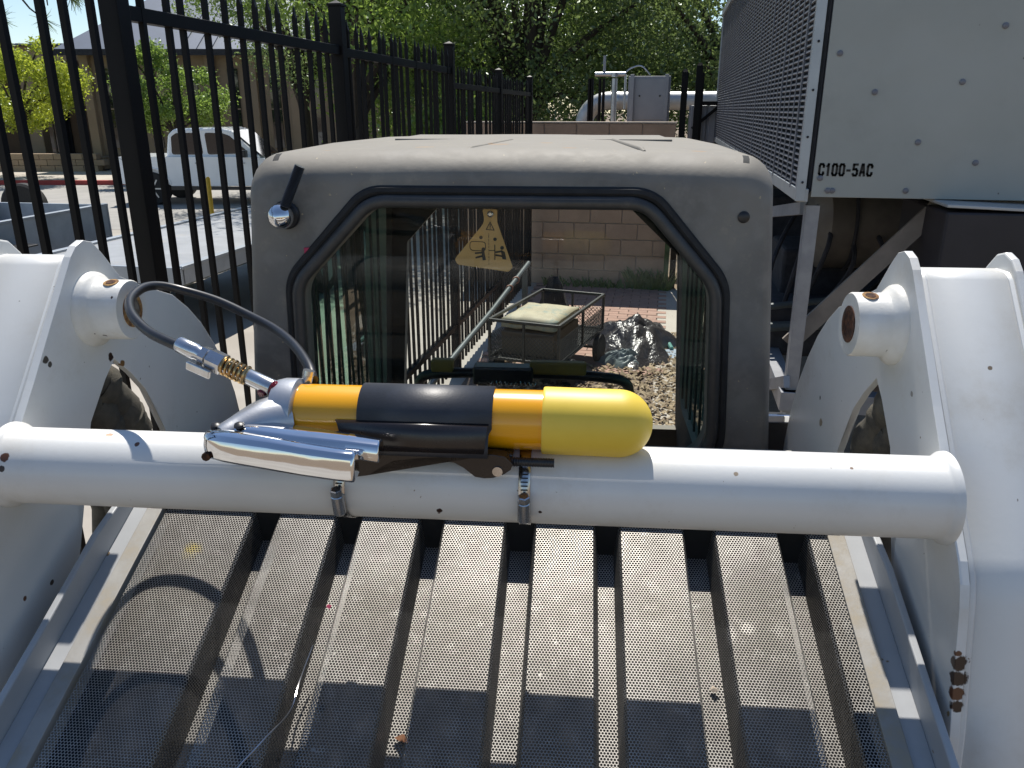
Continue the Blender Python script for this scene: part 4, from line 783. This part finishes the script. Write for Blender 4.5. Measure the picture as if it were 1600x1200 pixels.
for x in (0, 3.35):
    for y in (-.92, .92):
        s_ = 1 if y > 0 else -1
        wh = MB().lathe([(-.13, .26), (-.13, .36), (-.10, .39), (.10, .39), (.13, .36), (.13, .26)], (x, y - s_ * .1, .39), (0, 1, 0), 28).build('wheel', 'tire', TK)
        MB().lathe([(.05, .27), (.1, .265), (.12, .24)], (x, y - s_ * .1, .39), (0, s_, 0), 24).build('rim', 'coil', wh)
        for k in range(6):
            a_ = k * PI / 3; MB().bar((x, y + s_ * .02, .39), (x + .24 * math.cos(a_), y + s_ * .02, .39 + .24 * math.sin(a_)), .03, .04, up=(0, 1, 0)).build('spoke', 'galv', wh)
        MB().tube([(x + .45 * math.cos(q), y * 1.003, .42 + .45 * math.sin(q)) for q in np.linspace(.15, PI - .15, 14)], .02, 6).build('wheel_arch', 'truckwhite', TK)
for x in (1.15, 2.2): MB().box((x, -.935, .98), (.14, .03, .03)).build('door_handle', 'galv', TK, bevel=.008)
for x in (.38, 1.28, 2.45): MB().box((x, -.9205, .78), (.008, .006, .62)).build('door_seam', 'coil', TK)
MB().box((2.3, -1.02, 1.2), (.12, .2, .16)).build('mirror', 'black', TK, bevel=.02); MB().box((-.80, 0, .62), (.12, 1.7, .16)).build('bumper', 'galv', TK, bevel=.03); MB().box((-.77, -.82, .95), (.05, .1, .3)).build('tail_light', M_('tail_red', (.25, .02, .02), rough=.2), TK)
MB().box((1.6, -.93, .40), (2.3, .05, .08)).build('running_board', 'black', TK)
yb = MB().lathe([(0, .04), (1.0, .04), (1.03, .02)], at(-5.55, 15.0), (0, 0, 1), 10).build('yellow_marker', M_('yellow_marker', (.5, .32, .02), rough=.6)); tag(yb, 'thin yellow marker post beside the road', 'post')
# trailers
M['trgalv'] = M_('trailer_galv', (.38, .41, .44), (.31, .335, .36), .42, .3, scale=4, dirt=(.24, .23, .22), dirt_at=(.6, .85), dscale=3)
M['deck'] = M_('deck_plate', (.33, .34, .35), (.27, .28, .29), .5, .2, scale=3, dirt=(.35, .33, .3), dirt_at=(.55, .8), dscale=2)
def trailer(loc, rz, L, W, side, label, h=.72):
    T = empty('utility_trailer', loc, rz); tag(T, label, 'trailer', 'galvanised trailers parked behind the fence')
    MB().box((0, 0, h), (L, W, .04)).build('deck', 'deck', T)
    for y in (-W / 2, W / 2):
        MB().box((0, y, h + side / 2 - .06), (L, .05, side + .14)).build('side_board', 'trgalv', T, bevel=.004); MB().box((0, y, h + side + .01), (L + .02, .08, .03)).build('top_rail', 'trgalv', T, bevel=.004)
        MB().box((0, y * .8, h - .12), (L, .06, .16)).build('chassis_rail', 'pipe', T)
    for x in (-L / 2, L / 2): MB().box((x, 0, h + side / 2 - .06), (.05, W + .05, side + .14)).build('end_board', 'trgalv', T, bevel=.004)
    for k in range(int(L / .6)): MB().box((-L / 2 + .3 + .6 * k, 0, h - .06), (.05, W - .1, .07)).build('cross_member', 'pipe', T)
    for y in (-W / 2 - .16, W / 2 + .16):
        for x in (-.4, .45):
            wh = MB().lathe([(-.09, .2), (-.10, .30), (-.07, .335), (.07, .335), (.10, .30), (.09, .2)], (x, y, .335), (0, 1, 0), 24).build('wheel', 'tire', T)
            MB().lathe([(-.092, .2), (.092, .2)], (x, y, .335), (0, 1, 0), 18).build('rim', 'galv', wh)
        MB().box((0, y, .72), (1.7, .24, .02)).build('mudguard', 'black', T, bevel=.008)
    MB().bar((L / 2, 0, h - .15), (L / 2 + 1.1, 0, h - .2), .1, .1).build('drawbar', 'pipe', T); MB().box((L / 2 + .95, 0, .26), (.06, .06, .52)).build('jack_leg', 'galv', T)
    return T
trailer((-5.25, 8.95, 0), R(90), 4.6, 1.75, .02, 'flat pale deck trailer close behind the black fence post', .78)
trailer((-8.15, 7.2, 0), R(91), 5.0, 1.65, .30, 'galvanised box trailer with raised sides behind the fence pickets', .68)
sw_ = empty('spare_wheel', (-12.3, 13.9, 0), SY); tag(sw_, 'loose black tyre with silver rim standing behind the box trailer', 'tyre')
MB().lathe([(-.11, .22), (-.12, .38), (-.08, .42), (.08, .42), (.12, .38), (.11, .22)], (0, 0, .42), (0, 1, 0), 28).build('tyre', 'tire', sw_); MB().lathe([(-.09, .23), (-.02, .18), (.09, .2)], (0, 0, .42), (0, 1, 0), 20).build('rim', 'galv', sw_)
MB().box((0, .15, .3), (.3, .06, .6)).build('prop', 'pipe', sw_)
# building with porch and seamed metal roof
M['stucco'] = M_('stucco', (.33, .25, .175), (.29, .22, .155), .95, scale=1, bump=.3, bscale=40, bdist=.004)
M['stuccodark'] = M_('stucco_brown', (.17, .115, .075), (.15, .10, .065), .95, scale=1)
M['roofmetal'] = M_('roof_metal', (.15, .17, .21), (.13, .15, .185), .5, .4, scale=2)
BD = empty('office_building', at(-14, 34), SY); tag(BD, 'tan stucco building with shaded porch and blue grey seamed roof', 'building')
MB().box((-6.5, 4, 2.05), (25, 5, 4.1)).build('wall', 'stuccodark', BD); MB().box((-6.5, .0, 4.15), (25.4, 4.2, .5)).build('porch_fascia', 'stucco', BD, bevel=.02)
for k in range(11): MB().box((-18.3 + k * 2.35, -1.75, 1.95), (.5, .5, 3.9)).build('porch_column', 'stucco', BD, bevel=.02)
for k in range(8):
    wi = MB().box((-17 + k * 2.9, 1.48, 1.5), (1.5, .06, 2.4)).build('window', 'carglass', BD); MB().box((0 - 17 + k * 2.9, 1.44, 1.5), (.06, .06, 2.4)).build('mullion', 'stucco', wi); MB().box((-17 + k * 2.9, 1.42, .25), (1.6, .12, .1)).build('sill', 'stucco', wi)
rf = MB().add([(-20, -2.6, 4.4), (6.5, -2.6, 4.4), (6.5, 6, 4.9), (-20, 6, 4.9), (-20, 6, 4.4), (6.5, 6, 4.4)], [(0, 1, 2, 3), (0, 3, 4), (1, 5, 2), (3, 2, 5, 4), (0, 4, 5, 1)]).build('roof', 'roofmetal', BD)
for k in range(52): MB().bar((-19.8 + k * .51, -2.6, 4.42), (-19.8 + k * .51, 6, 4.92), .04, .07).build('seam', 'roofmetal', rf)
BT = empty('hall_building', at(-7.0, 30.5), SY); tag(BT, 'tall tan hall with narrow dark windows and pilasters behind the pickup', 'building')
MB().box((0, 2.5, 2.05), (16.5, 5, 4.1)).build('wall', 'stucco', BT)
for k in range(12): MB().box((-8.1 + k * 1.47, -.12, 2.02), (.32, .24, 4.04)).build('pilaster', 'stucco', BT, bevel=.02)
for k in range(11):
    wi = MB().box((-7.36 + k * 1.47, -.03, 2.2), (.36, .06, 2.7)).build('window', 'carglass', BT); MB().box((-7.36 + k * 1.47, -.07, 2.2), (.36, .04, .05)).build('mullion', 'stucco', wi)
rf = MB().add([(-8.9, -.8, 4.1), (8.9, -.8, 4.1), (8.9, 7, 8.4), (-4.5, 7, 8.4), (-8.9, 7, 4.1), (8.9, 7, 4.1)], [(0, 1, 2, 3), (0, 3, 4), (1, 5, 2), (3, 2, 5, 4), (0, 4, 5, 1)]).build('roof', 'roofmetal', BT)
for k in range(26): MB().bar((-4.4 + k * .515, -.8, 4.12), (-4.4 + k * .515, 7, 8.42), .04, .07).build('seam', 'roofmetal', rf)
MB().box((0, -.82, 4.05), (17.8, .08, .2)).build('fascia', 'coil', rf)
PL = empty('planter_wall', at(-17.2, 29.0, .13), SY); tag(PL, 'low tan block planter wall by the porch', 'planter')
for r_ in range(3):
    for k in range(11): MB().box((-2.5 + k * .5 + (.25 if r_ % 2 else 0), 0, .1 + r_ * .2), (.485, .35, .19)).build('block', 'stucco', PL, bevel=.01)
MB().box((0.1, 1.2, .25), (5.4, 2, .4)).build('soil', 'dirt', PL)
#@@ TREES @@
def leafmat(name, c1, c2, trans):
    t = NT(name); at_ = t.n.new('ShaderNodeAttribute'); at_.attribute_name = 'shade'
    c = t.mix(at_.outputs['Fac'], c1, c2); df = t.n.new('ShaderNodeBsdfDiffuse'); tl = t.n.new('ShaderNodeBsdfTranslucent'); gl = t.n.new('ShaderNodeBsdfGlossy'); gl.inputs['Roughness'].default_value = .35
    t.l.new(c, df.inputs[0]); t.l.new(t.mix(.5, c, tuple(min(1, q * 1.8) for q in c2)), tl.inputs[0]); gl.inputs[0].default_value = (.5, .55, .5, 1)
    a = t.n.new('ShaderNodeMixShader'); a.inputs[0].default_value = trans; t.l.new(df.outputs[0], a.inputs[1]); t.l.new(tl.outputs[0], a.inputs[2])
    b_ = t.n.new('ShaderNodeMixShader'); b_.inputs[0].default_value = .08; t.l.new(a.outputs[0], b_.inputs[1]); t.l.new(gl.outputs[0], b_.inputs[2]); t.l.new(b_.outputs[0], t.out.inputs[0]); return t.m
M['oak'] = leafmat('oak_leaves', (.04, .07, .02), (.17, .23, .075), .55)
M['oakl'] = leafmat('oak_leaves_light', (.06, .115, .022), (.23, .33, .065), .55)
M['lime'] = leafmat('lime_leaves', (.16, .22, .02), (.40, .45, .05), .55)
M['bark'] = M_('bark', (.055, .043, .033), (.035, .028, .022), .95, scale=8, stretch=(1, 1, .25), bump=.9, bscale=30, bdist=.02)
def leaves(centres, radii, n, size, seed):
    g = np.random.default_rng(seed); centres = np.array(centres); radii = np.array(radii); k = len(centres); p_ = radii.prod(axis=1) ** .75; p_ /= p_.sum()
    idx = g.choice(k, n, p=p_); d_ = g.normal(size=(n, 3)); d_ /= np.linalg.norm(d_, axis=1)[:, None]; rr = g.uniform(.25, 1, n) ** .55
    pos = centres[idx] + d_ * rr[:, None] * radii[idx] * (1 + .25 * g.normal(size=(n, 1)))
    a_ = g.normal(size=(n, 3)); a_ /= np.linalg.norm(a_, axis=1)[:, None]; b_ = g.normal(size=(n, 3)) + np.array([0, 0, .6]); b_ = np.cross(a_, b_); b_ /= np.linalg.norm(b_, axis=1)[:, None] + 1e-9
    s_ = g.uniform(.6, 1.3, n)[:, None] * size
    V = np.stack([pos - a_ * s_, pos + b_ * s_ * .45, pos + a_ * s_, pos - b_ * s_ * .45], 1).reshape(-1, 3)
    cl = g.uniform(0, 1, k)[idx] * .5 + g.uniform(0, .5, n)
    return V, np.repeat(cl, 1)
def leafobj(name, mat, V, sh, parent):
    n = len(V) // 4; me = bpy.data.meshes.new(name); me.vertices.add(4 * n); me.vertices.foreach_set('co', V.ravel()); me.loops.add(4 * n); me.loops.foreach_set('vertex_index', np.arange(4 * n)); me.polygons.add(n); me.polygons.foreach_set('loop_start', np.arange(n) * 4)
    me.update(calc_edges=True); at_ = me.attributes.new('shade', 'FLOAT', 'FACE'); at_.data.foreach_set('value', sh.astype(np.float32)); me.materials.append(M[mat]); o = bpy.data.objects.new(name, me); col.objects.link(o); o.parent = parent; return o
def tree(loc, H, trunk_h, rx, rz, nclump, nleaf, size, mat, seed, label, cat='tree', name='oak_tree', group=None, cz=None, tr=.2):
    T = empty(name, loc); tag(T, label, cat, group); rs = random.Random(seed); cz = cz or (H - rz); cs = []; rd = []; tm = MB()
    tm.tube([(0, 0, 0), (.05, .03, trunk_h * .5), (0, .1, trunk_h), (.1, 0, cz + rz * .3)], [tr, tr * .8, tr * .65, tr * .25], 10)
    for i in range(nclump):
        while True:
            v = Vector((rs.uniform(-1, 1), rs.uniform(-1, 1), rs.uniform(-1, 1)))
            if .35 < v.length < 1: break
        c_ = (v.x * rx, v.y * rx * .8, cz + v.z * rz); q = rs.uniform(.2, .36) * min(rx, rz * 1.3); cs.append(c_); rd.append((q * 1.15, q * 1.1, q * .75))
        if i % 3 == 0: tm.tube(spline([(0, .05, trunk_h * rs.uniform(.75, 1)), (c_[0] * .4, c_[1] * .4, trunk_h + (c_[2] - trunk_h) * .55), c_], 4), [tr * .38 * (1 - j / 10) + .012 for j in range(9)], 6)
    tm.build('trunk', 'bark', T); V, sh = leaves(cs, rd, nleaf, size, seed); leafobj('crown', mat, V, sh, T); return T
tree(at(-15.6, 26.6, .1), 4.6, 1.6, 2.3, 1.35, 26, 16200, 0.059, 'lime', 21, 'yellow green leafy young tree in front of the shaded porch', name='young_tree', cz=3.0, tr=.1)
tree(at(-19.0, 27.6, .1), 4.2, 1.6, 1.9, 1.2, 20, 10800, 0.059, 'lime', 22, 'second yellow green young tree at the far end of the porch', name='young_tree', cz=2.9, tr=.1)
tree(at(-10.4, 25.9, .1), 4.8, 1.4, 1.55, 1.6, 24, 16200, 0.056, 'oakl', 23, 'mid green bushy tree standing behind the pickup tailgate', name='bushy_tree', cz=2.7, tr=.1)
tree(at(-2.9, 15.5), 7.5, 2.2, 3.2, 2.3, 40, 30600, 0.052, 'oakl', 31, 'spreading green oak beyond the fence beside the pickup', cz=5.0, tr=.22)
tree(at(-5.6, 22.6), 8, 2.5, 2.8, 1.8, 30, 16200, 0.049, 'oak', 32, 'dark small leaved oak arching over the pickup roof', cz=4.6, tr=.2)
tree(at(.3, 17.5), 9, 2.2, 3.6, 3.0, 54, 54000, 0.052, 'oak', 33, 'dense dark oak rising directly behind the lagged pipe elbow', cz=4.7, tr=.3)
tree(at(-2.0, 22), 9, 2.5, 3.8, 3.2, 50, 43200, 0.063, 'oakl', 34, 'broad green oak behind the far end of the picket fence', cz=4.6, tr=.3)
tree(at(4.8, 18.5), 9, 2.2, 3.4, 2.9, 50, 46800, 0.056, 'oak', 35, 'dark grey green oak with crooked limbs beside the louvred unit', cz=4.6, tr=.3)
tree(at(2.3, 25), 10, 2.5, 5.0, 3.8, 54, 43200, 0.077, 'oak', 36, 'far dark oak filling the gap between the nearer oaks', cz=4.6, tr=.35)
tree(at(-.9, 14.2), 3, .8, .9, .8, 16, 10800, 0.042, 'oakl', 37, 'low bright green bush just behind the block wall', cat='bush', name='bush', cz=1.7, tr=.06)
# pine branches hanging over the fence from a trunk outside the picture
PN = empty('pine_tree', at(-7.6, 5.4)); tag(PN, 'pine with bare twigs and needle tufts hanging over the fence', 'tree')
tm = MB().tube([(0, 0, 0), (.05, 0, 2.5), (0, .1, 6)], [.2, .16, .06], 10); nd = []; rs = random.Random(3)
for bx_, bz in ((4.45, 2.84), (4.65, 2.90), (4.9, 2.82), (5.05, 2.92), (5.25, 2.86), (5.5, 2.96)):
    pts = spline([(0, .05, 3.6), (bx_ * .5, .2, 3.55 + rs.uniform(-.1, .1)), (bx_ * .85, .3, bz + .25), (bx_, .3 + rs.uniform(-.2, .2), bz)], 6); tm.tube(pts, [.05 * (1 - j / 20) + .004 for j in range(len(pts))], 6)
    for j in range(9, len(pts), 1):
        e = pts[j] + Vector((rs.uniform(-.22, .22), rs.uniform(-.15, .15), rs.uniform(-.22, .08))); tm.tube([pts[j], (pts[j] + e) / 2 + Vector((0, 0, -.02)), e], [.006, .005, .003], 5)
        if rs.random() < .6:
            for k in range(46):
                d_ = Vector((rs.gauss(0, 1), rs.gauss(0, 1), rs.gauss(-.3, 1))).normalized() * rs.uniform(.05, .10); x_ = d_.orthogonal().normalized() * .0022; nd += [e - x_, e + x_, e + d_ + x_ * .3, e + d_ - x_ * .3]
tm.build('trunk', 'bark', PN); leafobj('needles', 'oak', np.array([tuple(v) for v in nd]), rng.uniform(0, .5, len(nd) // 4), PN)
